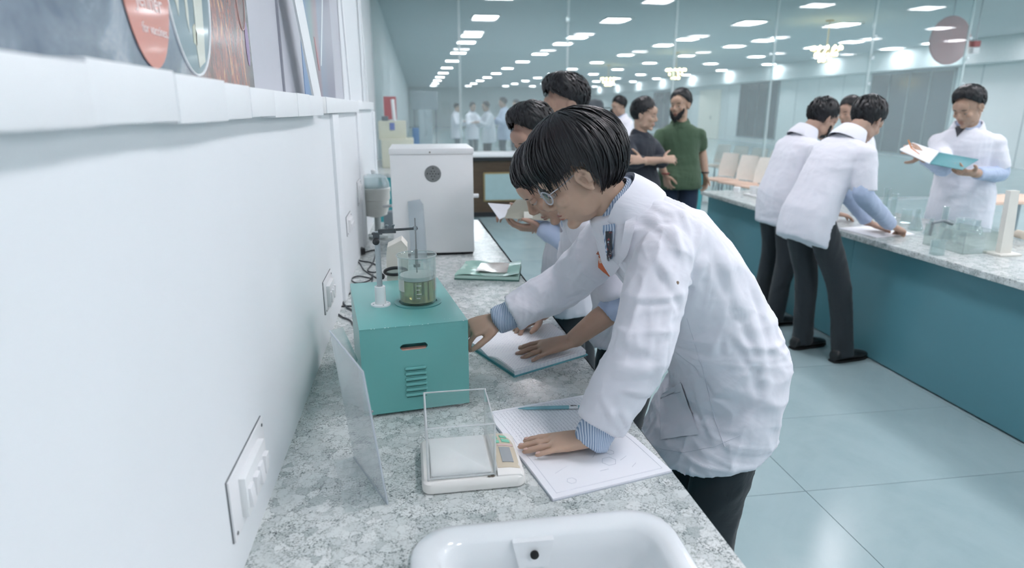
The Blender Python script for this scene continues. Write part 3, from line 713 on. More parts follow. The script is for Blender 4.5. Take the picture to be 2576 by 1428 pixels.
zt3 = onY(1050, 548, bc.y).z
sr = MB().tube([(bc.x, bc.y, top_z + .020), (bc.x, bc.y, zt3)], .0016, 8).tube([(bc.x, bc.y, top_z + .105), (bc.x, bc.y, top_z + .145)], .0034, 10).lathe([(.009, top_z + .098), (.009, top_z + .105)], (bc.x, bc.y, 0), 16).build('stirring_rod', mat('dull steel rod', '#8e9291', .35, .8), tb)
# beaker: glass wall, spout ring, liquid, perforated guard inside
bz = top_z + .0055
bkr = thing('glass_beaker', (bc.x, bc.y, bz), 'tall glass beaker of yellowish liquid standing on the teal box', 'beaker')
M_gl = glass_mat('beaker glass', '#f3f8f7', .12, .02, '#f5fbfb', .05)
hb = onY(1050, 640, bc.y).z - bz; rb = .0495
MB().lathe([(.001, 0), (rb - .004, 0), (rb, .005), (rb, hb - .006), (rb + .003, hb), (rb + .001, hb), (rb - .002, hb - .006), (rb - .002, .006), (.001, .003)], (bc.x, bc.y, bz), 48).build('glass_wall', M_gl, bkr)
MB().tube([(bc.x + (rb + .002) * math.cos(a), bc.y + (rb + .002) * math.sin(a), bz + hb) for a in np.linspace(0, 2 * math.pi, 48, endpoint=False)], .0013, 6, True, (0, 0, 1), 1, True).build('rim', glass_mat('beaker rim', '#e6eeee', .4, .03, '#ffffff', .25), bkr)
t = NT('straw yellow liquid'); t.n.remove(t.b); a = t.new('ShaderNodeBsdfGlass'); a.inputs['Color'].default_value = lin('#f7efcf'); a.inputs['IOR'].default_value = 1.33; a.inputs['Roughness'].default_value = .04
d_ = t.new('ShaderNodeBsdfTranslucent'); d_.inputs[0].default_value = lin('#f8efcf'); d2_ = t.new('ShaderNodeBsdfDiffuse'); d2_.inputs[0].default_value = lin('#f4ebc8'); m0 = t.new('ShaderNodeMixShader'); m0.inputs[0].default_value = .5; m1 = t.new('ShaderNodeMixShader'); m1.inputs[0].default_value = .34
t.link(d_.outputs[0], m0.inputs[1]); t.link(d2_.outputs[0], m0.inputs[2]); t.link(a.outputs[0], m1.inputs[1]); t.link(m0.outputs[0], m1.inputs[2]); t.link(m1.outputs[0], t.o.inputs[0])
hl = onY(1050, 700, bc.y).z - bz
MB().lathe([(.001, .004), (rb - .0035, .005), (rb - .003, hl), (.001, hl)], (bc.x, bc.y, bz), 40).build('liquid', t.m, bkr)
M_foam = glass_mat('cloudy disc', '#dfe4e2', .2, .2, '#eef1ef', .55)
MB().lathe([(.001, hl + .002), (rb - .004, hl + .002), (rb - .004, hl + .012), (.012, hl + .016), (.001, hl + .016)], (bc.x, bc.y, bz), 36).build('guard_disc', M_foam, bkr)
for k in range(6):
    a = k * math.pi / 3 + .3; MB().tube([(bc.x + .034 * math.cos(a), bc.y + .034 * math.sin(a), bz + .01), (bc.x + .034 * math.cos(a), bc.y + .034 * math.sin(a), bz + hl)], .0022, 6).build('guard_bar', mat('amber wire', '#9c9570', .4), bkr)
for k in range(4): MB().b2((bc.x - .003, bc.y - rb - .0006, bz + .02 + k * .011), (bc.x + .006 + .004 * (k % 2), bc.y - rb + .0002, bz + .0212 + k * .011)).build('graduation', M_wp, bkr, False)
MB().add([(bc.x + (rb + .0006) * math.cos(a), bc.y + (rb + .0006) * math.sin(a), bz + h) for h in (.035, .066) for a in np.linspace(math.radians(195), math.radians(228), 6)], [(i, i + 1, i + 7, i + 6) for i in range(5)]).build('white_label', glass_mat('label film', '#f2f2ee', .1, .4, '#f4f4f0', .6), bkr)

# ---- clear acrylic document stand at the wall
an, af = onZ(975, 1268, ZB), onZ(890, 1150, ZB)
tn, tf = onY(912, 935, an.y + .01), onY(829, 832, af.y + .05)
st = thing('acrylic_stand', an, 'clear acrylic document stand leaning beside the teal box', 'display stand')
nn = (af - an).cross(V(0, 0, 1)).normalized()
M_ac2 = glass_mat('clear acrylic sheet', '#f6f9fb', .9, .04, '#ffffff', .14)
MB().prism([an, af, tf, tn], nn, .003).build('upright_sheet', M_ac2, st, False)
bL, bM = onZ(868, 1290, ZB + .002), onZ(842, 1165, ZB + .002)
MB().prism([an + V(0, 0, .0005), af + V(0, 0, .0005), bM, bL], (0, 0, 1), .0025).build('base_sheet', glass_mat('clear acrylic base', '#fbfdfd', .1, .03, '#ffffff', .05), st, False)
k1, k2 = tf + V(.0, .0, 0), onY(900, 850, af.y + .30)
MB().prism([tf, onY(862, 822, af.y + .22), onY(900, 905, af.y + .22), onY(862, 985, af.y + .03)], (0, 1, 0), .002).build('rear_flap', glass_mat('clear flap', '#f0f4f4', .12, .05, '#ffffff', .22), st, False)
for p, r in ((an, tn), (tn, tf), (an, af)): MB().tube([p, r], .0017, 6).build('polished_edge', glass_mat('acrylic bright edge', '#c9d4dc', .4, .1, '#d9e2ea', .6), st)

# ================================================================== POSTERS
XP = -.046
t = NT('space and ember print'); v = t.coords(); sep = t.new('ShaderNodeSeparateXYZ'); t.link(v, sep.inputs[0])
n1 = t.noise(v, 6, 6, .65, .8); blue = t.ramp(n1, [(.3, '#56657a'), (.5, '#768493'), (.62, '#a3adb8'), (.75, '#6d7a90')])  # navy lifted to grey-blue, painting in the haze reflected by the gloss
v2 = t.coords((1, 22, 5)); n2 = t.noise(v2, 1.6, 5, .7, 1.2)
red = t.ramp(n2, [(.32, '#6a5558'), (.46, '#8f6662'), (.56, '#b2776c'), (.64, '#e6b184'), (.72, '#f6dca6')])
mr = t.new('ShaderNodeMapRange'); mr.inputs[1].default_value = 1.10; mr.inputs[2].default_value = 1.24; t.link(sep.outputs[1], mr.inputs[0])
mr2 = t.new('ShaderNodeMapRange'); mr2.inputs[1].default_value = 1.46; mr2.inputs[2].default_value = 1.52; t.link(sep.outputs[1], mr2.inputs[0])
t.color(t.mix(mr2.outputs[0], t.mix(mr.outputs[0], blue, red), lin('#6f6467')))
t.b.inputs['Roughness'].default_value = .22; t.b.inputs['Coat Weight'].default_value = .6; t.b.inputs['Coat Roughness'].default_value = .15
po = thing('wall_poster', (XP, .8, 1.54), 'glossy science poster with orange oval and world map in the near niche', 'poster')
MB().b2((XP - .002, -.7, 1.53), (XP, 1.545, 2.6)).build('print', t.m, po, False)
def oval(cy, cz, ry, rz, x, n=64): return [V(x, cy + ry * math.cos(2 * math.pi * k / n), cz + rz * math.sin(2 * math.pi * k / n)) for k in range(n)]
M_or = mat('coral oval print', '#d68f80', .25, var=.05, coat=.5)
mp_ = MB().prism(oval(1.16, 1.702, .105, .148, XP + .0002), (1, 0, 0), .0004).build('map_oval', mat('slate map sea', '#7f949c', .2, var=.12, vscale=9, coat=.5), po, False)
MB().tube(oval(1.16, 1.702, .105, .148, XP + .0008), .0022, 6, True, (1, 0, 0), 1, True).build('map_outline', mat('white outline', '#eef4f6', .4), mp_)
M_land = mat('cream land print', '#dfe3d6', .25, var=.08, coat=.5)
def land(pts, m=M_land): MB().prism([V(XP + .0008, y, z) for y, z in pts], (1, 0, 0), .0004).build('land_mass', m, mp_, False)
land([(1.172, 1.566), (1.205, 1.578), (1.215, 1.62), (1.222, 1.66), (1.232, 1.72), (1.238, 1.78), (1.20, 1.80), (1.175, 1.76), (1.182, 1.70), (1.176, 1.64), (1.168, 1.60)])
land([(1.158, 1.604), (1.172, 1.600), (1.178, 1.62), (1.170, 1.634), (1.160, 1.628)], mat('pale land print', '#cfd3bf', .3))
land([(1.092, 1.66), (1.102, 1.636), (1.108, 1.66), (1.122, 1.72), (1.10, 1.76), (1.075, 1.74)])
land([(1.136, 1.64), (1.142, 1.618), (1.148, 1.65), (1.150, 1.70), (1.138, 1.69)])
ov_ = MB().prism(oval(.98, 1.70, .086, .146, XP + .0014), (1, 0, 0), .0006).build('coral_oval', M_or, po, False)
M_txt = mat('white print', '#f3ecea', .5)
text_mesh('lettering', 'Jenner', .034, (XP + .0024, .985, 1.640), (0, 1, 0), (0, 0, 1), M_txt, ov_)
text_mesh('lettering', 'for vaccines.', .018, (XP + .0024, .995, 1.604), (0, 1, 0), (0, 0, 1), M_txt, ov_)
MB().prism(oval(1.515, 1.635, .014, .045, XP + .0004), (1, 0, 0), .0004).build('violet_oval', mat('violet print', '#a48fb4', .3), po, False)
MB().tube(oval(1.49, 1.72, .03, .06, XP + .0006), .0012, 5, True, (1, 0, 0), 1, True).build('thin_ring', mat('thin pale ring', '#c9b2ae', .4), po)
t = NT('coloured stripe print'); v = t.coords((1, 1, .12)); sep = t.new('ShaderNodeSeparateXYZ'); t.link(t.coords(), sep.inputs[0])
mr = t.new('ShaderNodeMapRange'); mr.inputs[1].default_value = 2.25; mr.inputs[2].default_value = 3.05; t.link(sep.outputs[1], mr.inputs[0])
ad = t.new('ShaderNodeMath', operation='MULTIPLY_ADD'); ad.inputs[1].default_value = .16; t.link(t.noise(v, 8, 3), ad.inputs[0]); t.link(mr.outputs[0], ad.inputs[2])
t.color(t.ramp(ad.outputs[0], [(.1, '#7e9cc4'), (.26, '#7f97a8'), (.36, '#86a0a0'), (.50, '#a58f98'), (.6, '#93a0b2'), (.8, '#9a99a8')])); t.b.inputs['Roughness'].default_value = .3
p2 = thing('striped_poster', (XP, 2.7, 1.54), 'blurred blue and mauve poster in the second wall niche', 'poster')
MB().b2((XP - .002, 2.22, 1.53), (XP + .001, 3.05, 3.0)).build('print', t.m, p2, False)
MB().prism([V(XP + .0014, y, z) for y, z in ((2.62, 1.66), (2.65, 1.66), (2.85, 1.95), (2.82, 1.95))], (1, 0, 0), .0005).build('white_stroke', mat('white outline', '#eef4f6', .4), p2, False)
MB().prism([V(XP + .0014, y, z) for y, z in ((2.50, 1.75), (2.53, 1.75), (2.60, 1.64), (2.57, 1.64))], (1, 0, 0), .0005).build('red_stroke', mat('faded red print', '#c08a8c', .4), p2, False)

# ================================================================== WALL SOCKETS
M_plate = mat('white switch plate', '#eef0f2', .35, var=.01)
def outlet(y0, y1, z0, z1, label, rough=False):
    r = thing('switch_plate', (0, (y0 + y1) / 2, z0), label, 'wall switch', 'switch plates along the bench wall')
    MB().b2((0, y0 - .0012, z0), (.002, y1, z1 + .0012)).build('edge_shadow', mat('painted plate shadow', '#6a7074', .7), r, False)  # dark outline painting the shadow along the plate's edges
    MB().b2((.001, y0, z0), (.005, y1, z1), .001).build('plate', M_plate, r)
    a, b = y0 + (y1 - y0) * .2, y1 - (y1 - y0) * .2; c, d = z0 + (z1 - z0) * .14, z1 - (z1 - z0) * .2
    m_ = MB().b2((.004, a, c), (.016, b, d), .002).build('switch_module', M_wp, r)
    k = 4
    for i in range(k):
        yy = a + (b - a) * (i + .5) / k
        MB().box((.018, yy, (c + d) / 2 - .004), (.008, (b - a) / k * .62, (d - c) * .5), Matrix.Rotation(.07 * (1 if i % 2 else -1), 3, 'Y'), .001).build('rocker', M_plate, m_)
    for y, z in ((y0 + .012, z0 + .01), (y1 - .012, z1 - .012)): MB().lathe([(.003, 0), (.003, .001)], (.005, y, z), 10, (1, 0, 0)).build('screw', mat('dark screw', '#565c60', .5, .5), r)
outlet(.897, 1.118, .852, .957, 'white switch plate on the wall nearest the sink')
outlet(1.957, 2.138, .880, .984, 'white switch plate on the wall beside the teal box')
outlet(2.70, 2.88, .985, 1.065, 'white switch plate on the wall before the pilaster')
outlet(3.28, 3.44, 1.03, 1.15, 'small white switch plate on the wall near the oven')

# ================================================================== OVEN AND DEVICES AT THE BACK OF THE BENCH
M_oven = mat('white enamel', '#f7f9f9', .3, var=.015)
ox0, ox1, oy, oz1 = .172, .578, 3.2, 1.317
ov = thing('laboratory_oven', (.37, 3.4, ZB), 'tall white laboratory oven with round vent on the bench', 'oven')
MB().b2((ox0, oy, ZB + .012), (ox1, oy + .42, oz1 - .03), .006).build('body', M_oven, ov)
MB().b2((ox0 - .004, oy - .004, oz1 - .03), (ox1 + .004, oy + .42, oz1), .006).build('top_cover', M_oven, ov)
vc = onY(1089, 437, oy - .003)
vt = MB().lathe([(.0405, 0), (.0405, .003), (.037, .005), (.037, .002)], vc + V(0, .003, 0), 32, (0, -1, 0)).build('vent', mat('perforated metal', '#8c8f90', .5, .4, var=.3, vscale=90), ov)
for k in range(19):
    r_ = .0 if k == 0 else (.014 if k < 7 else .027); a = k * math.pi / 3 + (0 if k < 7 else k * .52)
    MB().lathe([(.0034, 0), (.0034, .001)], vc + V(r_ * math.cos(a), -.0005, r_ * math.sin(a)), 8, (0, -1, 0)).build('vent_hole', mat('vent dark', '#4a4a4a', .8), vt)
sc = onY(1081, 383, oy - .005); MB().ell(sc, (.004, .003, .004), None, 10, 6).build('screw', mat('rusty screw', '#7a7264', .6), ov)
kn = onY(1203, 492, oy + .12); MB().lathe([(.011, 0), (.011, .035), (.008, .037)], V(ox1, oy + .12, kn.z), 18, (1, 0, 0)).build('handle', M_wp, ov)
for x in (ox0 + .04, ox1 - .04):
    for y in (oy + .04, oy + .36): MB().lathe([(.015, 0), (.015, .013)], (x, y, ZB + .0005), 14).build('foot', M_black, ov)
MB().b2((ox0 + .2, oy + .006, ZB + .003), (ox1 - .006, oy + .012, ZB + .013)).build('base_shade', M_dark, ov, False)  # dark strip painting the shade under the raised oven
# clear sheet leaning on the oven front
a0, a1 = onZ(1045, 655, ZB), onZ(1098, 650, ZB)
cs = thing('acrylic_sheet', a0, 'clear acrylic sheet leaning against the front of the white oven', 'sheet')
MB().prism([V(.255, 3.13, ZB + .001), V(.335, 3.05, ZB + .001), V(.325, 3.15, 1.05), V(.31, 3.19, 1.07), V(.25, 3.19, 1.06)], (0, 1, 0), .003).build('sheet', glass_mat('hazy acrylic', '#e6edf0', .2, .06, '#eef2f5', .22), cs, False)

kc = onZ(944, 592, ZB); kc.y = 3.72; kc.x = onY(946, 560, 3.72).x
def kz(py): return onY(946, py, kc.y).z
wb = thing('water_still', (kc.x, kc.y, ZB), 'white round water bath with clear domed lid left of the oven', 'lab device')
r0 = .088
MB().lathe([(.03, kz(545)), (r0 * .72, kz(540)), (r0 * .92, kz(520)), (r0 * .93, kz(503)), (r0 * 1.0, kz(500)), (r0, kz(482)), (r0 * 1.04, kz(480)), (r0 * 1.04, kz(472)), (r0 * .95, kz(470))], (kc.x, kc.y, 0), 36).build('bowl', mat('white glazed bowl', '#e9ebe6', .3), wb)
dm = MB().lathe([(r0 * 1.0, kz(470)), (r0 * .97, kz(458)), (r0 * .8, kz(444)), (r0 * .4, kz(438)), (.012, kz(437))], (kc.x, kc.y, 0), 36).build('clear_lid', glass_mat('clear dome', '#e6f0f2', .25, .04, '#eef6f8', .25), wb)
MB().lathe([(.009, kz(438)), (.014, kz(434)), (.014, kz(428)), (.008, kz(426))], (kc.x, kc.y, 0), 16).build('lid_knob', M_wp, dm)
MB().lathe([(.055, ZB + .0005), (.055, ZB + .012), (.02, ZB + .02), (.018, kz(544)), (.06, kz(538))], (kc.x + .01, kc.y, 0), 20).build('pedestal', mat('grey pedestal', '#b9c2c2', .5), wb)
MB().tube([(kc.x - .10, kc.y - .02, kz(470)), (kc.x - .085, kc.y - .06, kz(520)), (kc.x - .05, kc.y - .11, ZB + .012)], .012, 12).build('side_tube', M_wp, wb)
MB().tube([(kc.x + .05, kc.y - .075, kz(515)), (kc.x + .10, kc.y - .095, kz(512))], .008, 10).build('spout', M_wp, wb)
gx = onZ(974, 574, ZB); tag(MB().box((gx.x + .02, gx.y + .03, ZB + .052), (.075, .09, .103), None, .004).build('grey_box', mat('slate grey plastic', '#76828a', .5), None), 'small slate grey box between the round bath and the oven', 'box')

# beige instrument with black ringed lens behind the beaker
ic = onZ(985, 712, ZB); ic.y = 2.02; ic.x = onY(985, 700, 2.02).x
it = thing('magnifier_lamp', (ic.x, ic.y, ZB), 'beige bench instrument with black ringed lens behind the beaker', 'lab device')
M_bei = mat('beige plastic', '#dcd9cf', .45)
MB().box((ic.x + .01, ic.y + .05, ZB + .012), (.15, .14, .023), Matrix.Rotation(.25, 3, 'Z'), .006).build('base', M_bei, it)
zh0 = onY(985, 690, 2.06).z; zh1 = onY(1000, 605, 2.06).z
hx0, hx1 = onY(972, 650, 2.06).x, onY(1022, 640, 2.06).x
MB().prism([V(hx0 - .004, 2.06, ZB + .02), V(hx1 + .005, 2.06, ZB + .02), V(hx1 + .004, 2.06, zh1 - .022), V(hx1 - .014, 2.06, zh1), V(hx0 + .004, 2.06, zh1 - .022), V(hx0, 2.06, zh1 - .05)], (0, 1, 0), .085).build('head', M_bei, it, True, 30)
rc2 = onY(995, 682, 2.03)
rg = [rc2 + V(.034 * math.cos(a), .006 * math.cos(a), .018 * math.sin(a)) + V(0, -.028 * math.sin(a), 0) for a in np.linspace(0, 2 * math.pi, 28, endpoint=False)]
MB().tube(rg, .0055, 8, True, (0, 0, 1), 1, True).build('lens_ring', M_black, it)
MB().add([rc2] + rg, [(0, 1 + i, 1 + (i + 1) % 28) for i in range(28)]).build('lens', glass_mat('lens', '#dcebec', .5, .02, '#e6f0f0', .25), it)
MB().ell(onY(962, 695, 2.0), (.008, .008, .010), None, 10, 6).build('knob', M_black, it)

# cables and plug on the worktop
M_cab_ = mat('black cable', '#3a3f44', .5)
def cable(pts, label, r=.0032, m=None, name='power_cable'):
    P = [onZ(a, b, ZB + r) for a, b in pts]; Q = []
    for i in range(len(P) - 1):
        p0, p1, p2, p3 = P[max(i - 1, 0)], P[i], P[i + 1], P[min(i + 2, len(P) - 1)]
        for k in range(8):
            s_ = k / 8; Q.append(.5 * ((2 * p1) + (p2 - p0) * s_ + (2 * p0 - 5 * p1 + 4 * p2 - p3) * s_ ** 2 + (3 * p1 - p0 - 3 * p2 + p3) * s_ ** 3))
    Q.append(P[-1])
    return tag(MB().tube(Q, r, 7).build(name, m or M_cab_, None), label, 'cable', 'cables on the bench')
cable([(918, 634), (945, 630), (938, 660), (925, 680), (945, 684), (950, 670), (932, 660), (905, 655), (885, 645), (890, 640)], 'black cable looping from the plug beside the wall', .0035)
cable([(890, 650), (905, 662), (915, 678), (932, 690), (950, 700)], 'dark cable running from the wall towards the rod', .003)
cable([(935, 700), (900, 694), (884, 703), (900, 712), (930, 704), (938, 690), (935, 712)], 'grey cable lying in a flat loop behind the teal box', .003)
cable([(908, 722), (880, 738), (862, 752), (870, 770), (895, 785), (905, 800)], 'black cable hanging down left of the teal box', .0035)
cable([(903, 770), (862, 770), (842, 778), (858, 795), (880, 805), (890, 818)], 'thin black cable curling between wall and teal box', .003)
cable([(905, 735), (892, 755), (900, 785)], 'short dark cable pressed to the teal box side', .003)
cable([(880, 588), (905, 592), (940, 588), (958, 578)], 'grey cable under the round water bath', .004, mat('grey cable', '#8b9597', .5))
pg = onZ(905, 640, ZB)
pl_ = thing('power_plug', pg, 'black three pin plug lying on the worktop near the wall', 'plug')
MB().box(pg + V(0, 0, .019), (.045, .05, .036), Matrix.Rotation(.5, 3, 'Z'), .008).build('plug_body', M_black, pl_)
for k in (-1, 0, 1): MB().tube([pg + V(-.02, -.01 + .012 * k, .02), pg + V(-.04, -.02 + .012 * k, .02)], .003, 8).build('pin', M_steel, pl_)
bp = onZ(890, 798, ZB); tag(MB().tube([bp + V(-.005, 0, .006), bp + V(.03, .01, .006)], .006, 10).build('blue_connector', mat('blue plastic', '#5c8fc0', .4), None), 'small blue connector beside the teal box', 'connector')

# ================================================================== THINGS ON THE ISLAND
M_lg = glass_mat('lab glass', '#f1f7f7', .2, .02, '#f4fafa', .09)
def flask(x, y, h, r, label, name='conical_flask'):
    o = tag(MB().lathe([(.002, 0), (r * .95, 0), (r, .006), (r * .93, h * .12), (r * .34, h * .70), (r * .32, h * .93), (r * .40, h), (r * .30, h), (r * .27, h * .7), (r * .86, h * .12), (r * .9, .008), (.002, .004)], (x, y, ZI + .0005), 24).build(name, M_lg, None), label, 'flask', 'glassware on the island'); return o
def cyl(x, y, h, r, label):
    e = thing('measuring_cylinder', (x, y, ZI), label, 'cylinder', 'glassware on the island')
    MB().lathe([(.002, .012), (r, .012), (r, h), (r * 1.15, h + .004), (r * .88, h), (r * .88, .016), (.002, .016)], (x, y, ZI + .0005), 20).build('tube', M_lg, e)
    MB().lathe([(r * 2.0, 0), (r * 2.0, .006), (r, .012)], (x, y, ZI + .0005), 6).build('foot', M_lg, e); return e
def beaker(x, y, h, r, label):
    return tag(MB().lathe([(.002, 0), (r * .95, 0), (r, .005), (r, h - .005), (r * 1.07, h), (r * 1.0, h), (r * .95, h - .006), (r * .95, .006), (.002, .004)], (x, y, ZI + .0005), 26).build('small_beaker', M_lg, None), label, 'beaker', 'glassware on the island')
def at(px, py): p = onZ(px, py, ZI); return p.x, p.y
flask(*at(2303, 578), .135, .045, 'conical flask standing farthest from the white upright on the island')
flask(*at(2338, 590), .10, .04, 'small conical flask just right of the sheet of paper')
cyl(*at(2366, 606), .20, .017, 'tall glass measuring cylinder among the flasks')
flask(*at(2387, 600), .11, .042, 'squat conical flask right of the tall cylinder')
beaker(*at(2422, 592), .105, .05, 'wide glass beaker nearest the clear tank')
beaker(*at(2356, 640), .08, .036, 'low glass beaker closest to the island edge')
beaker(*at(2278, 560), .09, .035, 'small beaker behind the writing student’s fist')
cyl(*at(2243, 548), .17, .02, 'glass cylinder close behind the blue sleeve')
cyl(*at(2222, 545), .20, .018, 'glass cylinder half hidden by the blue sleeve')
flask(*at(2455, 590), .09, .045, 'conical flask inside reach of the clear tank')
# clear tank with dark handle
tk = thing('clear_tank', (*at(2470, 600), ZI), 'low clear plastic tank with dark handle on the island', 'tank')
x0, y0 = at(2420, 640); x1, y1 = x0 + .22, y0 + .28
for p, q in (((x0, y0, 0), (x1, y0 + .004, .12)), ((x0, y1 - .004, 0), (x1, y1, .12)), ((x0, y0, 0), (x0 + .004, y1, .12)), ((x1 - .004, y0, 0), (x1, y1, .12)), ((x0, y0, 0), (x1, y1, .004))):
    MB().b2((p[0], p[1], ZI + .0006 + p[2]), (q[0], q[1], ZI + .0006 + q[2])).build('tank_wall', glass_mat('hazy plastic', '#f2f6f5', .1, .06, '#e8eeec', .10), tk, False)
MB().tube([(x0 + .03, y1 - .01, ZI + .05), (x0 + .035, y1 - .01, ZI + .125), (x0 + .10, y1 - .012, ZI + .135), (x0 + .16, y1 - .012, ZI + .115)], .009, 10).build('handle', mat('slate plastic', '#7b868b', .5), tk)
# white upright column on a foot
ub = onZ(2527, 642, ZI); utop = onY(2553, 480, ub.y)
up_ = thing('white_upright', ub, 'tall white plastic upright on a foot at the island’s right', 'stand')
MB().prism([ub + V(-.030, 0, .012), ub + V(.038, 0, .012), V(utop.x + .030, ub.y, utop.z), V(utop.x - .022, ub.y, utop.z)], (0, 1, 0), .03).build('column', mat('ivory plastic', '#e6e5dd', .4), up_)
MB().box(ub + V(.005, .02, .0065), (.13, .11, .012), None, .004).build('foot', mat('ivory plastic', '#e6e5dd', .4), up_)
tag(MB().tube([V(*at(2556, 600), ZI + .03), V(*at(2576, 605), ZI + .03)], .025, 12).build('wooden_block', mat('pale wood', '#c9bfb0', .6), None), 'pale rounded block at the island beyond the upright', 'block')
# white tray of cups at the far end
tr = thing('white_tray', (*at(1925, 492), ZI), 'white tray holding cups at the far end of the island', 'tray')
x0, y0 = at(1905, 498)
MB().b2((x0, y0, ZI + .0005), (x0 + .30, y0 + .26, ZI + .012), .004).build('tray', M_wp, tr)
for i in range(3):
    for j in range(2): MB().lathe([(.03, 0), (.038, .07), (.034, .07), (.027, .004)], (x0 + .06 + .09 * i, y0 + .07 + .11 * j, ZI + .012), 16).build('cup', M_wp, tr)
tag(MB().lathe([(.03, 0), (.034, .05), (.03, .05)], (*at(1853, 484), ZI + .0005), 18).build('white_cup', M_wp, None), 'single white cup near the far corner of the island', 'cup')
# sheets of paper
p = [onZ(a, b, ZI + .001) for a, b in ((2108, 574), (2205, 598), (2302, 590), (2235, 566))]
tag(MB().prism(p, (0, 0, 1), .003).build('answer_sheet', mat('white paper', '#f2f4f8', .6), None, False), 'white sheets of paper under the writing student’s fist', 'paper')

# ================================================================== HALL BEHIND THE GLASS
M_warm = emit('warm bulb', '#ffe6a8', 14)
M_gold = mat('brass', '#c9b27a', .3, .8)
def chandelier(p, r, label):
    e = thing('chandelier', p, label, 'chandelier', 'chandeliers in the hall')
    MB().tube([(p.x, p.y, ZC), (p.x, p.y, p.z)], .012, 8).build('stem', M_gold, e)
    MB().lathe([(.09, ZC - .03), (.09, ZC)], (p.x, p.y, 0), 16).build('rose', M_gold, e)
    for k in range(3):
        rr = r * (1, .72, .4)[k]; z = p.z + (.06, -.05, -.15)[k] * r / .25; n = (12, 8, 5)[k]
        MB().tube([(p.x + rr * math.cos(a), p.y + rr * math.sin(a), z) for a in np.linspace(0, 2 * math.pi, 24, endpoint=False)], .010, 6, True, (0, 0, 1), 1, True).build('ring', M_gold, e)
        for i in range(n):
            a = 2 * math.pi * i / n; MB().lathe([(.004, .085), (.02, .07), (.028, .035), (.02, .008), (.006, 0)], (p.x + rr * math.cos(a), p.y + rr * math.sin(a), z), 8).build('bulb', M_warm, e)
    for i in range(10):
        a = 2 * math.pi * i / 10 + .2; MB().lathe([(.002, .05), (.018, .02), (.002, -.02)], (p.x + r * .85 * math.cos(a), p.y + r * .85 * math.sin(a), p.z - .03), 6).build('crystal', M_lg, e)
chandelier(onZ(2078, 135, 2.67), .29, 'large warm lit chandelier nearest behind the glass')
chandelier(onZ(1700, 185, 2.67), .31, 'warm chandelier above the green shirted man')
chandelier(onZ(1530, 205, 2.67), .31, 'small distant warm chandelier left of the others')

# rows of cream chairs with orange seats
M_cream = mat('cream chair shell', '#f0ebe2', .5); M_oran = mat('pale orange seat', '#eccbb6', .5)
def chair_at(x, y, rz, label, src=[None]):
    if src[0] is None:
        e = thing('hall_chair', (0, 0, 0), label, 'chair', 'cream chairs in rows behind the glass')
        b = MB(); g = []
        for i in range(7):
            u = i / 6; g.append([V((-.20 + .40 * k / 6) * (1 - .25 * abs(u - .4)), .17 + .07 * u - .05 * (abs(k - 3) / 3) ** 2, .48 + .36 * u) for k in range(7)])
        b.sheet(g); b.sheet([[p + V(0, .012, 0) for p in r] for r in g]); b.build('backrest', M_cream, e)
        MB().box((0, 0, .445), (.42, .40, .03), None, .012).build('seat', M_oran, e)
        for sx in (-1, 1):
            for sy in (-1, 1): MB().tube([(sx * .16, sy * .14, .43), (sx * .19, sy * .18, 0)], .012, 8).build('leg', M_steel, e)
        src[0] = e; e.location = (x, y, 0); e.rotation_euler = (0, 0, rz); return e
    return copy_tree(src[0], (x, y, 0), label, rz)
ordn = ['first', 'second', 'third', 'fourth', 'fifth', 'sixth', 'seventh', 'eighth']
for i, (a, c) in enumerate(((1803, 364), (1846, 368), (1892, 374), (1938, 381))):
    p = onZ(a, c, .84); chair_at(p.x, p.y, math.radians(-75), 'cream chair with orange seat, %s from the left in the far row' % ordn[i])
for i, (a, c) in enumerate(((1815, 386), (1862, 392), (1908, 398))):
    p = onZ(a, c, .84); chair_at(p.x, p.y, math.radians(-75), 'cream chair with orange seat, %s from the left in the nearer row' % ordn[i])
p = onZ(2515, 507, .46)
e = thing('low_table', (p.x, p.y, 0), 'low pale table with orange edge beyond the island', 'table')
MB().b2((p.x - .35, p.y, .42), (p.x + .9, p.y + .6, .46), .004).build('orange_edged_top', M_oran, e)
for dx in (-.3, .85):
    for dy in (.05, .55): MB().b2((p.x + dx - .02, p.y + dy - .02, 0), (p.x + dx + .02, p.y + dy + .02, .42)).build('leg', M_steel, e)

# round red sign hung behind the glass and a red and white box beside it
p = onY(2388, 102, 10.6)
sg = thing('round_sign', p, 'round dull red sign hanging near the ceiling behind the glass', 'sign')
MB().lathe([(.39, 0), (.405, .015), (.39, .03)], p, 40, (0, -1, 0)).build('disc', mat('dull red board', '#a8605f', .4), sg)
MB().tube([(p.x, p.y, p.z + .3), (p.x, p.y, ZC)], .008, 6).build('hanger', M_steel, sg)
p = onY(2452, 118, 10.6)
sg = thing('alarm_box', p, 'small red and white box hung beside the round sign', 'box')
MB().box(p + V(0, 0, .05), (.13, .1, .10), None, .01).build('red_half', mat('dull red board', '#a8605f', .4), sg)
MB().box(p + V(0, 0, -.06), (.13, .1, .10), None, .01).build('white_half', M_wp, sg)
MB().tube([(p.x, p.y, p.z + .1), (p.x, p.y, ZC)], .008, 6).build('hanger', M_steel, sg)

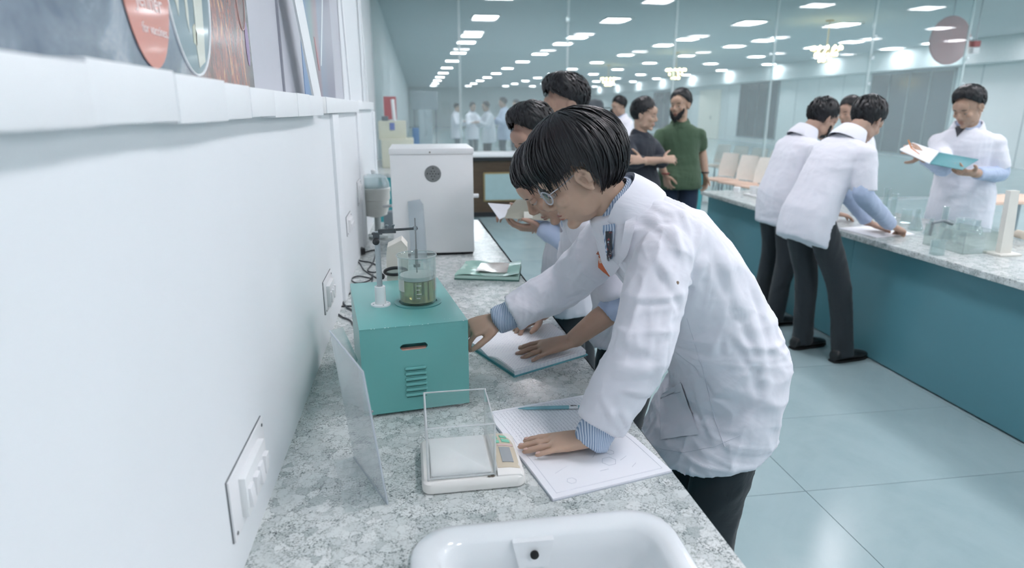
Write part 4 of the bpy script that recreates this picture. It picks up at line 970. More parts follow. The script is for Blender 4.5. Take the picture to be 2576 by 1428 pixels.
# machines on the far bench
YM = 8.1
def mbx(px0, py0, px1, py1, y, dy, name, m, par, bev=.008):
    a, b = onY(px0, py0, y), onY(px1, py1, y); return MB().b2((a.x, y, min(a.z, b.z)), (b.x, y + dy, max(a.z, b.z)), bev).build(name, m, par)
z_ = ZB + .02
fm = thing('beige_machine', (onY(990, 380, YM).x, YM, z_), 'beige two tier machine with blue tag on the far bench', 'lab device')
M_bg = mat('pale yellow beige casing', '#d9dccb', .5)
a, b = onY(958, 350, YM), onY(1040, 350, YM); MB().b2((a.x, YM, z_), (b.x, YM + .5, a.z), .015).build('lower_casing', M_bg, fm)
mbx(953, 352, 1020, 304, YM + .08, .38, 'upper_casing', M_bg, fm, .015)
mbx(981, 327, 992, 309, YM + .07, .01, 'blue_tag', mat('blue tag', '#7b8cc0', .5), fm, 0)
mbx(960, 304, 976, 292, YM + .1, .08, 'dark_knob', mat('slate plastic', '#7b868b', .5), fm, .01)
b = MB(); a, c = onY(987, 250, YM + .15), onY(993, 312, YM + .1); b.tube([a, c], .022, 10); b.build('white_tube', M_wp, fm)
p0 = onY(968, 300, 9.6); p1 = onY(996, 243, 9.6)
rp = thing('red_notice', p0, 'red notice board standing behind the beige machine', 'notice')
MB().b2((p0.x, 9.5, p0.z), (p1.x, 9.53, p1.z)).build('board', mat('muted red paper', '#bb7478', .5), rp, False)
MB().b2((p0.x + .05, 9.5, z_), (p0.x + .07, 9.53, p0.z)).build('prop', M_steel, rp, False)
e = thing('white_cabinet', (onY(1070, 380, 15).x, 18, 0), 'pale tall cabinet standing in the hall behind the oven', 'cabinet')
a, b = onY(1052, 275, 15), onY(1090, 380, 15); MB().b2((a.x, 15, .05), (b.x, 15.5, a.z), .01).build('body', mat('pale cabinet', '#dde6ec', .5), e)
MB().b2((a.x + .02, 14.98, .08), ((a.x + b.x) / 2 - .005, 15, a.z - .03)).build('door', mat('pale cabinet', '#dde6ec', .5), e)
MB().b2(((a.x + b.x) / 2 + .005, 14.98, .08), (b.x - .02, 15, a.z - .03)).build('door', mat('pale cabinet', '#dde6ec', .5), e)
MB().b2((a.x + .01, 15.01, 0), (b.x - .01, 15.4, .05)).build('plinth', M_dark, e)
e = thing('grey_board', (onY(1070, 300, 20).x, 20, 0), 'dull grey notice board standing far down the hall', 'board')
a, b = onY(1034, 228, 20), onY(1102, 276, 20); MB().b2((a.x, 20, b.z), (b.x, 20.05, a.z)).build('panel', mat('dull grey board', '#8c989e', .6), e)
for x in (a.x + .05, b.x - .09): MB().b2((x, 20, 0), (x + .04, 20.05, b.z)).build('post', M_steel, e)
p = onY(1045, 329, 9.0); tag(MB().b2((p.x - .04, 9.0, z_), (p.x + .05, 9.1, p.z + .04), .01).build('blue_bottle', mat('faded blue plastic', '#6f92b8', .5), None), 'faded blue container beside the beige machine', 'container')

# ================================================================== PEOPLE
from mathutils.bvhtree import BVHTree
def fuse(mb, voxel, smooth=2, name='fused', factor=.5):
    me = mb.mesh(name, False); o = bpy.data.objects.new(name, me); COL.objects.link(o)
    m = o.modifiers.new('r', 'REMESH'); m.mode = 'VOXEL'; m.voxel_size = voxel
    if smooth: k = o.modifiers.new('s', 'SMOOTH'); k.factor = factor; k.iterations = smooth
    dg = bpy.context.evaluated_depsgraph_get(); out = bpy.data.meshes.new_from_object(o.evaluated_get(dg))
    bpy.data.objects.remove(o); bpy.data.meshes.remove(me); out.name = name
    out.polygons.foreach_set('use_smooth', [True] * len(out.polygons)); return out
def get_co(me):
    a = np.empty(len(me.vertices) * 3); me.vertices.foreach_get('co', a); return a.reshape(-1, 3)
def set_co(me, a): me.vertices.foreach_set('co', np.ascontiguousarray(a).ravel()); me.update()
def ridge(p): return (1 - abs(mnoise.noise(p))) ** 3
def wrinkle(me, amp=.006, f=7.0, squash=(1, 1, 1), seed=0, fine=.4):
    a = get_co(me); nr = np.empty(len(me.vertices) * 3); me.vertices.foreach_get('normal', nr); nr = nr.reshape(-1, 3)
    q = np.array(squash); d = np.empty(len(a)); off = Vector((seed * 3.1, seed * 1.7, seed * .9))
    for i, p in enumerate(a):
        v = Vector(p * q) * f + off; w = mnoise.noise(v * .45) * 1.3
        v2 = v + Vector((w, w * .7, -w)); d[i] = ridge(v2) - .45 + fine * (ridge(v2 * 2.3 + Vector((5, 1, 2))) - .45)
    set_co(me, a + nr * (d * amp)[:, None])
def loft(mb, R, n=36, p=.85):
    """R: list of (centre, lateral axis, forward axis, a, b)"""
    vs = []
    for c, l, g, a, b in R:
        c, l, g = V(c), V(l).normalized(), V(g).normalized()
        for k in range(n):
            t_ = 2 * math.pi * k / n; x, y = math.cos(t_), math.sin(t_); x = math.copysign(abs(x) ** p, x); y = math.copysign(abs(y) ** p, y)
            vs.append(c + l * (a * x) + g * (b * y))
    m = len(R); fs = [(i * n + k, i * n + (k + 1) % n, (i + 1) * n + (k + 1) % n, (i + 1) * n + k) for i in range(m - 1) for k in range(n)]
    fs += [tuple(range(n))[::-1], tuple((m - 1) * n + k for k in range(n))]; return mb.add(vs, fs)
def limb(mb, pts, rad, n=16, sub=4):
    P, Q = [V(p) for p in pts], []; r2 = []
    for i in range(len(P) - 1):
        p0, p1, p2, p3 = P[max(i - 1, 0)], P[i], P[i + 1], P[min(i + 2, len(P) - 1)]
        for k in range(sub):
            s_ = k / sub; Q.append(.5 * ((2 * p1) + (p2 - p0) * s_ + (2 * p0 - 5 * p1 + 4 * p2 - p3) * s_ ** 2 + (3 * p1 - p0 - 3 * p2 + p3) * s_ ** 3)); r2.append(rad[i] * (1 - s_) + rad[i + 1] * s_)
    Q.append(P[-1]); r2.append(rad[-1]); return mb.tube(Q, r2, n)
def ik(a, c, l1, l2, hint):
    a, c = V(a), V(c); d = c - a; L = min(d.length, (l1 + l2) * .999); u = d.normalized(); x = (l1 * l1 - l2 * l2 + L * L) / (2 * L)
    h = math.sqrt(max(l1 * l1 - x * x, 0)); q = V(hint); q = (q - u * q.dot(u)).normalized(); return a + u * x + q * h

def hand(mb, w, d, n, left, s=1.0, curl=(.25, .3, .25), spread=1.0, thumb=(.55, .75, -.1), nails=None):
    """palm, four fingers of their own length and a thumb leaving the side of the palm; d: to the fingertips, n: out of the back of the hand"""
    w, d, n = V(w), V(d).normalized(), V(n); n = (n - d * n.dot(d)).normalized(); t = (d.cross(n) if left else n.cross(d)).normalized()
    mb.tube([w - d * .03 * s, w, w + d * .03 * s, w + d * .062 * s, w + d * .088 * s, w + d * .098 * s], [(.022 * s, .019 * s), (.025 * s, .018 * s), (.034 * s, .0165 * s), (.040 * s, .0145 * s), (.040 * s, .0125 * s), (.036 * s, .009 * s)], 18, True, n, .8)
    for off, base, ln, sp, r in ((.0305, .090, .070, 7, .0092), (.0105, .095, .079, 1.5, .0094), (-.0105, .091, .073, -4, .009), (-.030, .080, .057, -11, .0078)):
        p = w + (t * off + d * (base - .018)) * s; a = math.radians(sp * spread); u = (d * math.cos(a) + t * math.sin(a)).normalized(); ax = u; pts = [p, p + u * .018 * s]; rr = [r * s * 1.05, r * s * 1.02]; nn = n.copy(); ang = 0
        for k, f in enumerate((.45, .30, .25)):
            ang += curl[k]; v_ = ax * math.cos(ang) - n * math.sin(ang); q = pts[-1]
            pts.append(q + v_ * (ln * f * .55 * s)); rr.append(r * s * (.93 - .07 * k)); pts.append(q + v_ * (ln * f * s)); rr.append(r * s * (1.0 - .09 * k))
        rr[-1] = r * s * .62; mb.tube(pts, rr, 10, True, n); mb.ell(pts[-1] - v_ * .001, (r * s * .66,) * 3, None, 8, 6)
        if nails is not None:
            nu = (n * math.cos(ang) + ax * math.sin(ang)); c = pts[-1] - v_ * .006 * s + nu * r * s * .70
            Rm = Matrix((v_, nu.cross(v_), nu)).transposed(); nails.append(MB().ell(c, (.0062 * s, .0046 * s, .0016 * s), Rm, 10, 6))
    p = w + (t * .022 + d * .018 - n * .004) * s; u = (d * thumb[0] + t * thumb[1] + n * thumb[2]).normalized(); u2 = (u + d * .5).normalized(); u3 = (u2 + d * .35).normalized()
    pts = [p - u * .01 * s, p + u * .02 * s, p + u * .046 * s, p + (u * .046 + u2 * .017) * s, p + (u * .046 + u2 * .034) * s, p + (u * .046 + u2 * .034 + u3 * .026) * s]
    mb.tube(pts, [x * s for x in (.013, .0145, .0115, .0105, .0108, .0075)], 10, True, n); mb.ell(pts[-1], (.0076 * s,) * 3, None, 8, 6)

def head_matrix(c, heading, down, roll, s):
    return Matrix.Translation(V(c)) @ Matrix.Rotation(math.radians(heading), 4, 'Z') @ Matrix.Rotation(math.radians(down), 4, 'Y') @ Matrix.Rotation(math.radians(roll), 4, 'X') @ Matrix.Scale(s, 4)
def head_mesh(mb, H, fat=1.0):
    h = MB()
    h.ell((-.014, 0, .035), (.094, .073, .086), None, 24, 16)
    h.ell((.028, 0, -.030), (.066, .060 * fat, .088), None, 20, 14)
    h.ell((.030, 0, -.070), (.054, .050 * fat, .042), None, 18, 12)
    h.ell((.072, 0, -.100), (.020, .022, .016), None, 14, 10)
    h.ell((.074, 0, .040), (.026, .052, .040), None, 16, 10)
    h.tube([(.086, 0, .016), (.098, 0, -.004), (.110, 0, -.024), (.106, 0, -.036)], [(.0085, .008), (.009, .009), (.0125, .0105), (.010, .007)], 12, True, (1, 0, 0))
    for s in (-1, 1):
        h.ell((.096, s * .0125, -.034), (.011, .008, .0075), None, 10, 8)
        h.ell((.080, s * .030, .022), (.012, .022, .0075), None, 12, 8)
        h.ell((.066, s * .040, -.024), (.022, .020, .020), None, 12, 8)
        h.ell((.022, s * .046 * fat, -.066), (.036, .014, .032), None, 12, 8)
    h.ell((.088, 0, -.0605), (.0115, .024, .0060), None, 12, 8); h.ell((.086, 0, -.0715), (.0115, .021, .0068), None, 12, 8)
    for s in (-1, 1):      # ears: rim, lobe and a thin back plate
        c = V(-.006, s * .073, -.004); Re = Matrix.Rotation(s * math.radians(-24), 3, 'Z') @ Matrix.Rotation(math.radians(12), 3, 'Y')
        rim = [c + Re @ V(.0175 * math.cos(a) * (1 if math.sin(a) > 0 else .75), s * .008, .030 * math.sin(a)) for a in np.linspace(math.radians(-80), math.radians(215), 16)]
        h.tube(rim, [.0034] + [.0050] * 13 + [.0042, .0034], 8); h.ell(c + Re @ V(-.002, s * -.001, 0), (.0165, .0032, .028), Re, 12, 8)
        h.ell(c + Re @ V(.003, s * .006, -.027), (.0085, .0052, .0095), Re, 10, 8)
        h.tube([c + Re @ V(.004, s * .006, .016), c + Re @ V(-.006, s * .008, .004), c + Re @ V(-.003, s * .007, -.014)], .0032, 6); h.ell(c + Re @ V(.012, s * .004, -.008), (.005, .005, .008), None, 8, 6)
    mb.add([H @ V(p) for p in h.v], h.f); return mb

SC, SR = V(-.013, 0, .035), (.098, .0775, .091)
def scalp(al, az, lift, tilt=.22):
    pole = V(-math.sin(tilt), 0, math.cos(tilt)); fw = V(math.cos(tilt), 0, math.sin(tilt)); lf = V(0, 1, 0)
    d = pole * math.cos(al) + (fw * math.cos(az) + lf * math.sin(az)) * math.sin(al)
    k = 1 / math.sqrt((d.x / SR[0]) ** 2 + (d.y / SR[1]) ** 2 + (d.z / SR[2]) ** 2); return SC + d * (k + lift)
def hair_mesh(H, lim, n, arc, lift, wid, seed, swirl=.0, quiff=0, droop=0.0, mess=.15, segs=7, edge=.003, hug=2.2, rag=.09, back=0.0):
    """hair cap plus tapered locks that run down from the crown; lim(az) = how far from the crown the hair reaches"""
    r = random.Random(seed); m = MB(); G = []
    for i in range(13):
        row = []
        for k in range(37):
            az = -math.pi + 2 * math.pi * k / 36; al = lim(az) * (i / 12) * .97; front = max(0, math.cos(az)) ** 1.5
            bk_ = back * max(0, -math.cos(az)) * min(1, al / 1.2)
            row.append(scalp(max(al, .01), az, bk_ * .8 + edge + (lift * .55 - edge) * (1 - (i / 12) ** hug) + quiff * .5 * front * math.exp(-((al - .8) / .5) ** 2)))
        G.append(row)
    m.sheet(G); m.sheet([[p * 1 - (p - SC).normalized() * .004 for p in row] for row in G])
    for q in range(n):
        az0 = -math.pi + 2 * math.pi * (q + r.random()) / n * 1.0; az0 = (az0 * 7.31) % (2 * math.pi) - math.pi
        L = lim(az0); a1 = L * (r.random() ** .55) * 1.0 + .12; ar = arc * (.7 + .6 * r.random()); a0 = max(.02, a1 - ar * .75); a1 = min(a0 + ar, L * (1 + rag * (r.random() * 1.6 - .6) + droop * max(0, r.random() - .35)))
        base = lift * (.55 + .5 * r.random()); w = wid * (.6 + .8 * r.random()); P = []; W = []; tw = (r.random() - .5) * mess; sw = swirl * (.6 + .8 * r.random())
        for j in range(segs):
            u = j / (segs - 1); al = a0 + (a1 - a0) * u; az = az0 + sw * u + tw * math.sin(u * 3 + q); fr = max(0, math.cos(az)) ** 1.5
            li = edge + (base * (1 - .25 * u) - edge) * (1 - min(1, al / L) ** (hug + 1)) + .004 * math.sin(u * math.pi) * (1 - .6 * min(1, al / L)) + (r.random() - .5) * .002 + quiff * fr * math.exp(-((al - .8) / .5) ** 2)
            li += back * max(0, -math.cos(az)) * min(1, al / 1.2) * (.75 + .25 * math.sin(q * 1.7))
            if al > L: li += (al - L) * .02
            P.append(scalp(al, az, li)); W.append((w * (1.0 - .75 * u ** 2.2), w * .42 * (1 - .7 * u ** 2)))
        m.tube(P, W, 5, True, (P[0] - SC))
    m.v = [tuple(H @ V(p)) for p in m.v]; return m

def mat_skin(name, c):
    if name in MATS: return MATS[name]
    t = NT(name); v = t.coords(); n = t.noise(v, 26, 4); cc = lin(c)
    t.color(t.mix(n, tuple(x * .90 for x in cc[:3]) + (1,), tuple(min(1, x * 1.08) for x in cc[:3]) + (1,))); t.b.inputs['Roughness'].default_value = .52; t.b.inputs['Specular IOR Level'].default_value = .35
    t.b.inputs['Subsurface Weight'].default_value = .12; t.b.inputs['Subsurface Radius'].default_value = (.010, .004, .002); t.b.inputs['Subsurface Scale'].default_value = 1.0
    t.bump(t.noise(v, 400, 3), .08, .001); MATS[name] = t.m; return t.m
def mat_hair(name, c):
    if name in MATS: return MATS[name]
    t = NT(name); t.color(lin(c)); t.b.inputs['Roughness'].default_value = .38; t.b.inputs['Specular IOR Level'].default_value = .45; t.b.inputs['Anisotropic'].default_value = .6; MATS[name] = t.m; return t.m
M_hair = mat_hair('black hair', '#1d1e21'); M_hair2 = mat_hair('dark brown hair', '#2a2725')
M_coat = fabric('white lab coat cotton', '#e6e7ef', fold=.22, fscale=7)
M_trou = fabric('charcoal trousers', '#32383c', fold=.25, fscale=8); M_navy = fabric('dark navy jeans', '#2c3a4c', fold=.25)
M_blue = fabric('pale blue shirt', '#b4c3dc', fold=.2, fscale=12); M_stripe = fabric('blue striped shirt', '#cfd9e6', fold=.1, stripes=('#7d95b4', 70, 'X'))
M_shoe = mat('black shoe leather', '#1c1e20', .4)
M_eye = mat('eye white', '#a89e97', .3); M_iris = mat('dark iris', '#1d1512', .15); M_lip = mat_skin('lips', '#9a6a60')
M_nail = mat('fingernail', '#c8a79c', .3)

SEGS = {}; TORSO = {}
def person(label, P, N, heading, head, arms, feet, skin='#a5846f', hair=None, top='coat', sleeves=1.0, hem=.22, under=None, trousers=None, vox=.006, cvox=.008,
           tw=0, bulge=.02, size=1.0, wr=.006, beard=0, hem_shift=(0, 0, 0), shirt_mat=None, fat=1.0, face=True, hairmat=None, nails=False, seed=1, group=None, coat_mat=None, sh_w=.158, sh_d=.096, under_end=1.0, hem_tilt=None, girth=1.0, flare=1.0):
    P, N = V(P), V(N); a = math.radians(heading); fw = V(math.cos(a), math.sin(a), 0); lf = V(-fw.y, fw.x, 0); up = (N - P).normalized()
    fg = (fw - up * fw.dot(up)).normalized(); s = size
    at_ = math.radians(tw); lfs = (lf * math.cos(at_) + fg * math.sin(at_)).normalized()
    root = thing('person', V(feet[0]).lerp(V(feet[1]), .5), label, 'person', group); root.location.z = 0
    SL, SRr = N + lfs * sh_w * s - up * sh_d * s, N - lfs * sh_w * s - up * sh_d * s
    hips = [P + lf * .085 * s - V(0, 0, .02), P - lf * .085 * s - V(0, 0, .02)]
    H = head_matrix(*head); hs = head[4]
    body = MB(); head_mesh(body, H, fat); nk = H @ V(-.028, 0, -.055)
    limb(body, [H @ V(-.022, 0, -.035), nk, nk.lerp(N, .5) + fg * .0, N - up * .03], [.054 * s, .052 * s, .052 * s, .062 * s], 16)
    spine = lambda u: P.lerp(N, u) - fg * bulge * 4 * u * (1 - u)
    loft(body, [(spine(u), lf, fg, x * s, y * s) for u, x, y in ((-.05, .13, .09), (.15, .13, .09), (.4, .115, .08), (.65, .13, .085), (.85, .13, .08), (.95, .09, .06))])
    arm_pts = []; nl = [] if nails else None
    for i, (sh, A) in enumerate(((SL, arms[0]), (SRr, arms[1]))):
        wrist = V(A['w']); L1, L2 = .275 * s, .245 * s
        el = V(A['e']) if 'e' in A else ik(sh, wrist, L1, L2, A.get('hint', -fw * .5 + (lf if i == 0 else -lf) * .7 - V(0, 0, .8)))
        arm_pts.append((sh, el, wrist)); limb(body, [sh - up * .01, sh.lerp(el, .5), el, el.lerp(wrist, .45), wrist], [.047 * s, .042 * s, .037 * s, .037 * s, .026 * s], 14)
        hand(body, wrist, A['d'], A['n'], i == 0, A.get('s', s), A.get('curl', (.25, .35, .3)), A.get('spread', 1), A.get('thumb', (.55, .75, -.1)), nl)
    leg_pts = []
    for hp, ft in zip(hips, feet):
        ft = V(ft); an = ft + V(0, 0, .09); dl = (an - hp).length * .5035; kn = ik(hp, an, dl, dl, fw * .9 + V(0, 0, .05)); leg_pts.append((hp, kn, an)); limb(body, [hp, kn, an, ft + V(0, 0, .05)], [.07 * s, .048 * s, .034 * s, .032], 12); limb(body, [ft + V(0, 0, .05), ft + fw * .06 + V(0, 0, .035), ft + fw * .13 + V(0, 0, .028)], [.034, .032, .022], 10)
    bo = put('body', fuse(body, vox, 4 if vox < .004 else 3, 'body'), mat_skin('skin ' + skin, skin), root)
    for q_ in nl or []: q_.build('fingernail', M_nail, root)
    # clothing
    cm = coat_mat or M_coat; R = []
    hemv = V(0, 0, -1) * hem * s + V(hem_shift); hc = P + hemv; g0 = fg if hem_tilt is None else (fw * math.cos(hem_tilt) + V(0, 0, 1) * math.sin(hem_tilt)); loose = (1.08 if top == 'coat' else 1.03) * girth
    for c, g_, x, y in ((hc, g0, .1901 * flare, .156 * flare), (hc.lerp(P, .45), (g0 + fg).normalized(), .1901 * (flare + 1) / 2, .154 * (flare + 1) / 2), (spine(0.0), fg, .182, .142), (spine(.2), fg, .168, .126), (spine(.42), fg, .160, .120), (spine(.62), fg, .170, .122), (spine(.78), fg, .176, .114), (spine(.88), fg, .160, .098), (spine(.95), fg, .118, .080), (spine(1.0), fg, .078, .066), (spine(1.03), fg, .062, .058)):
        R.append((c, lfs if (c - P).dot(up) > .2 else lf, g_, x * s * loose, y * s * loose))
    ct = MB(); loft(ct, R, 40, .9); TORSO['last'] = BVHTree.FromPolygons([V(q_) for q_ in ct.v], ct.f)
    k_ = 1.12 if top == 'coat' else 1.0
    for sh, el, wrist in arm_pts:
        ct.ell(sh - up * .004, (.057 * s * k_, .057 * s * k_, .057 * s * k_), None, 14, 10)
        if sleeves >= .5:
            e_ = el.lerp(wrist, (sleeves - .5) * 2 * .93); limb(ct, [sh, sh.lerp(el, .5), el, el.lerp(e_, .55), e_], [x * s * k_ for x in (.057, .062, .058, .054, .050 if top == 'coat' else .042)], 18)
        else: limb(ct, [sh, sh.lerp(el, sleeves), sh.lerp(el, sleeves * 2)], [x * s * k_ for x in (.054, .058, .058)], 18)
    cme = fuse(ct, cvox, 5, 'lab_coat' if top == 'coat' else 'shirt')
    if wr: wrinkle(cme, wr * .75, 9, (1, 1, .38), seed, .5); wrinkle(cme, wr * .55, 7, (.55, .55, 1.5), seed + 4, .6)
    co = put('lab_coat' if top == 'coat' else 'shirt', cme, cm, root)
    if under:
        for sh, el, wrist in arm_pts:
            um = MB(); e_ = el.lerp(wrist, (under_end - .5) * 2); limb(um, [sh.lerp(el, .3), sh.lerp(el, .7), el, el.lerp(e_, .5), e_], [x * s for x in (.060, .057, .053, .046, .039)], 16)
            ume = fuse(um, cvox, 3, 'shirt_sleeve')
            if wr: wrinkle(ume, wr * .8, 14, (1, 1, 1), seed + 3)
            put('shirt_sleeve', ume, under, root)
    # collar of the shirt, and the coat's own collar opening in a V
    def collar(prof, name, m, drop, pw):
        cl = MB(); n_ = 30; cu = (up * .45 + (nk - N).normalized() * .55).normalized(); cg = (fg - cu * fg.dot(cu)).normalized(); base = spine(1.0) - up * .012 + (nk - N).normalized() * .006; g = []
        for dz, rr in prof:
            row = []
            for k in range(n_ + 1):
                th = 2 * math.pi * k / n_; fr = max(0, math.cos(th)) ** pw
                row.append(base + cu * (dz - drop * fr) * s + lf * (rr * s * math.sin(th) * (1 - .25 * fr)) + cg * (rr * s * math.cos(th) * (1 + drop * 1.1 * fr)))
            g.append(row)
        cl.sheet(g); put(name, cl.mesh(name), m, root)
    if top == 'coat':
        collar(((0, .070), (.03, .064), (.052, .060), (.05, .066), (.02, .074)), 'shirt_collar', shirt_mat or M_blue, .03, 1)
        collar(((-.02, .084), (.02, .080), (.046, .076), (.05, .082), (.03, .092), (-.006, .106), (-.035, .110)), 'coat_collar', cm, .075, 1.5)
    else: collar(((0, .075), (.028, .068), (.048, .064), (.03, .078), (.0, .092)), 'collar', cm, .03, 1)
    tr = MB(); tk_ = (.80 if top == 'coat' else 1.0) * girth; loft(tr, [(P + V(0, 0, .05), lf, fg, .150 * s * tk_, .112 * s * tk_), (P, lf, (fg + fw).normalized(), .160 * s * tk_, .12 * s * tk_), (P - V(0, 0, .10), lf, fw, .155 * s * tk_, .11 * s * tk_)])
    for hp, kn, an in leg_pts: limb(tr, [hp + V(0, 0, .01), hp.lerp(kn, .5), kn, kn.lerp(an, .5), an - V(0, 0, .055)], [x * s for x in (.078 if top == 'coat' else .09, .080, .068, .062, .062)], 18)
    tm = fuse(tr, max(cvox, .008), 4, 'trousers')
    if wr: wrinkle(tm, wr * .7, 9, (1, 1, .6), seed + 7)
    put('trousers', tm, trousers or M_trou, root)
    for ft in feet:
        ft = V(ft); sh = MB(); R = []
        for x, hw, hh in ((-.075, .030, .055), (-.06, .036, .075), (-.02, .037, .085), (.03, .038, .070), (.08, .044, .052), (.13, .043, .042), (.165, .032, .034), (.18, .016, .024)): R.append((ft + fw * x * s + V(0, 0, hh * .5 + .012), lf, V(0, 0, 1), hw * s, hh * .5))
        loft(sh, R, 18, .8); o = sh.build('shoe', M_shoe, root)
        so = MB(); loft(so, [(ft + fw * x * s + V(0, 0, .008), lf, V(0, 0, 1), hw * s, .0075) for x, hw in ((-.082, .028), (-.06, .039), (.03, .040), (.09, .047), (.14, .044), (.185, .018))], 16, .7); so.build('sole', M_dark, o)
    # hair, brows, eyes, lips, beard
    hm = hairmat or M_hair
    if hair: put('hair', hair_mesh(H, **hair).mesh('hair', True), hm, root)
    if face:
        for sd in (-1, 1):
            c = V(.0785, sd * .0305, .0015); e = MB().ell(H @ c, (.0118 * hs,) * 3, None, 14, 10).build('eye', M_eye, root); MB().ell(H @ (c + V(.0085, 0, -.002)), (.0052 * hs,) * 3, None, 10, 8).build('iris', M_iris, e)
            MB().ell(H @ (c + V(.0004, 0, .0042)), (.0129 * hs,) * 3, None, 14, 10).build('eyelid', mat_skin('skin ' + skin, skin), e)
            MB().tube([H @ V(.0935 - .010 * u ** 2, sd * (.012 + .034 * u), .0245 + .005 * u - .008 * u * u) for u in (0, .3, .6, .85, 1)], [x * hs for x in (.0025, .0038, .0038, .003, .0012)], 6).build('eyebrow', hm, root)
        MB().ell(H @ V(.0905, 0, -.0605), (.0105 * hs, .021 * hs, .0042 * hs), H.to_3x3().normalized(), 12, 8).ell(H @ V(.0885, 0, -.0712), (.0105 * hs, .018 * hs, .005 * hs), H.to_3x3().normalized(), 12, 8).build('lips', M_lip, root)
    if beard:
        b_ = MB()
        if beard >= 1:
            for q in range(int(150 * beard)):
                r_ = random.Random(q + seed * 100); y = (r_.random() * 2 - 1); az = y * 1.25; z = -.068 + .055 * abs(y) ** 1.6 - r_.random() * .042 * (1 - .25 * abs(y))
                if abs(y) < .24 and z > -.082: continue
                x = .03 + .068 * math.cos(az) * (1 - .15 * max(0, (-z - .08) / .03)); p = V(x - .002, .062 * fat * math.sin(az), z); d = V(.25, .1 * y, -1).normalized(); ln = .016 * (1 + .5 * beard * (1 - abs(y)))
                b_.tube([H @ p, H @ (p + d * ln * .5 + V(.004, 0, 0)), H @ (p + d * ln)], [(.0075 * hs, .004 * hs), (.007 * hs, .004 * hs), (.002 * hs, .001 * hs)], 5)
            b_.ell(H @ V(.052, 0, -.092), (.040 * hs, .040 * fat * hs, .020 * hs), H.to_3x3().normalized(), 14, 10)
        b_.tube([H @ V(.088 - .014 * abs(k) ** 2, .030 * k, -.0535 - .010 * abs(k)) for k in (-1, -.5, 0, .5, 1)], [x * hs for x in (.002, .0045, .0035, .0045, .002)], 6); b_.build('beard' if beard >= 1 else 'moustache', hm, root)
    co['n'] = 0; SEGS[co.name] = [(p_, q_, .078 * s) for a_ in arm_pts for p_, q_ in ((a_[0] + (a_[1] - a_[0]) * .3, a_[1]), (a_[1], a_[2]))]; del co['n']
    return root, co, H

def bvh_of(*objs):
    vs, fs = [], []
    for o in objs:
        k = len(vs); vs += [v.co.copy() for v in o.data.vertices]; fs += [tuple(i + k for i in p.vertices) for p in o.data.polygons]
    return BVHTree.FromPolygons(vs, fs)
def hit(bv, x, y, off=.003, skip=()):
    d = V(ray(x, y)).normalized(); o = V(CAM)
    for _ in range(6):
        r = bv.ray_cast(o, d)
        if r[0] is None: return None
        near = False
        for p, q, rad in skip:
            t_ = max(0, min(1, (r[0] - p).dot(q - p) / (q - p).length_squared))
            if (r[0] - p.lerp(q, t_)).length < rad: near = True
        if not near and r[1].dot(d) < .1: return r[0] + r[1] * off
        o = r[0] + d * .002
    return None
def cloth_patch(bv, quad, name, m, par, n=12, off=.004, k=12, skip=()):
    """piece of cloth lying on a garment's surface; corners given as directions, depth from the garment"""
    q = [np.array(p, float) for p in quad]; G = []; pt = lambda u, w_: q[0] * (1 - u) * (1 - w_) + q[1] * u * (1 - w_) + q[2] * u * w_ + q[3] * (1 - u) * w_
    for i in range(n + 1): G.append([hit(bv, *pt(i / n, j / k), off, skip) for j in range(k + 1)])
    ref = [h for r in G for h in r if h is not None]
    if not ref: return None
    dm = sorted((h - V(CAM)).length for h in ref)[len(ref) // 2]
    for i in range(n + 1):
        for j in range(k + 1):
            if G[i][j] is None or abs((G[i][j] - V(CAM)).length - dm) > .10:
                p = pt(i / n, j / k); w_ = V(CAM) + V(ray(p[0], p[1])).normalized() * dm; r = bv.find_nearest(w_); G[i][j] = r[0] + r[1] * off if (r[0] - w_).length < .05 else w_
    b = MB(); b.sheet(G); back = V(_f) * .003; L = [[p + back for p in r] for r in G]; b.sheet(L)
    b.sheet([G[0], L[0]]); b.sheet([G[-1], L[-1]]); b.sheet([[r[0] for r in G], [r[0] for r in L]]); b.sheet([[r[-1] for r in G], [r[-1] for r in L]])
    return b.build(name, m, par)
def creases(o, lines):
    """pulls folds into a garment along lines on its surface"""
    me = o.data; bv = bvh_of(o); a = get_co(me); nr = np.empty(len(a) * 3); me.vertices.foreach_get('normal', nr); nr = nr.reshape(-1, 3); disp = np.zeros(len(a))
    for pts, wd, dp in lines:
        P = []
        for (x0, y0), (x1, y1) in zip(pts, pts[1:]):
            for k in range(12):
                h = hit(bv, x0 + (x1 - x0) * k / 12, y0 + (y1 - y0) * k / 12, 0)
                if h is not None: P.append(np.array(h))
        if len(P) < 3: continue
        P = np.array(P); sel = np.where(np.linalg.norm(a - P.mean(0), axis=1) < np.linalg.norm(P - P.mean(0), axis=1).max() + 5 * wd)[0]
        best = np.full(len(sel), 9.0); par = np.zeros(len(sel)); side = np.zeros(len(sel))
        for i in range(len(P) - 1):
            d = P[i + 1] - P[i]; l2 = d @ d + 1e-12
            if l2 > .004: continue
            r = a[sel] - P[i]; t_ = np.clip(r @ d / l2, 0, 1); v_ = r - t_[:, None] * d; dist = np.linalg.norm(v_, axis=1); k = dist < best
            best[k] = dist[k]; par[k] = (i + t_[k]) / (len(P) - 1); sd = np.einsum('ij,ij->i', np.cross(np.broadcast_to(d, v_.shape), v_), nr[sel]); side[k] = np.sign(sd[k])
        tap = np.clip(np.minimum(par, 1 - par) * 5, .12, 1); sg = best * side
        disp[sel] += dp * tap * (-np.exp(-(sg / wd) ** 2) + .9 * np.exp(-((sg - 1.7 * wd) / (1.3 * wd)) ** 2))
    set_co(me, a + nr * disp[:, None])
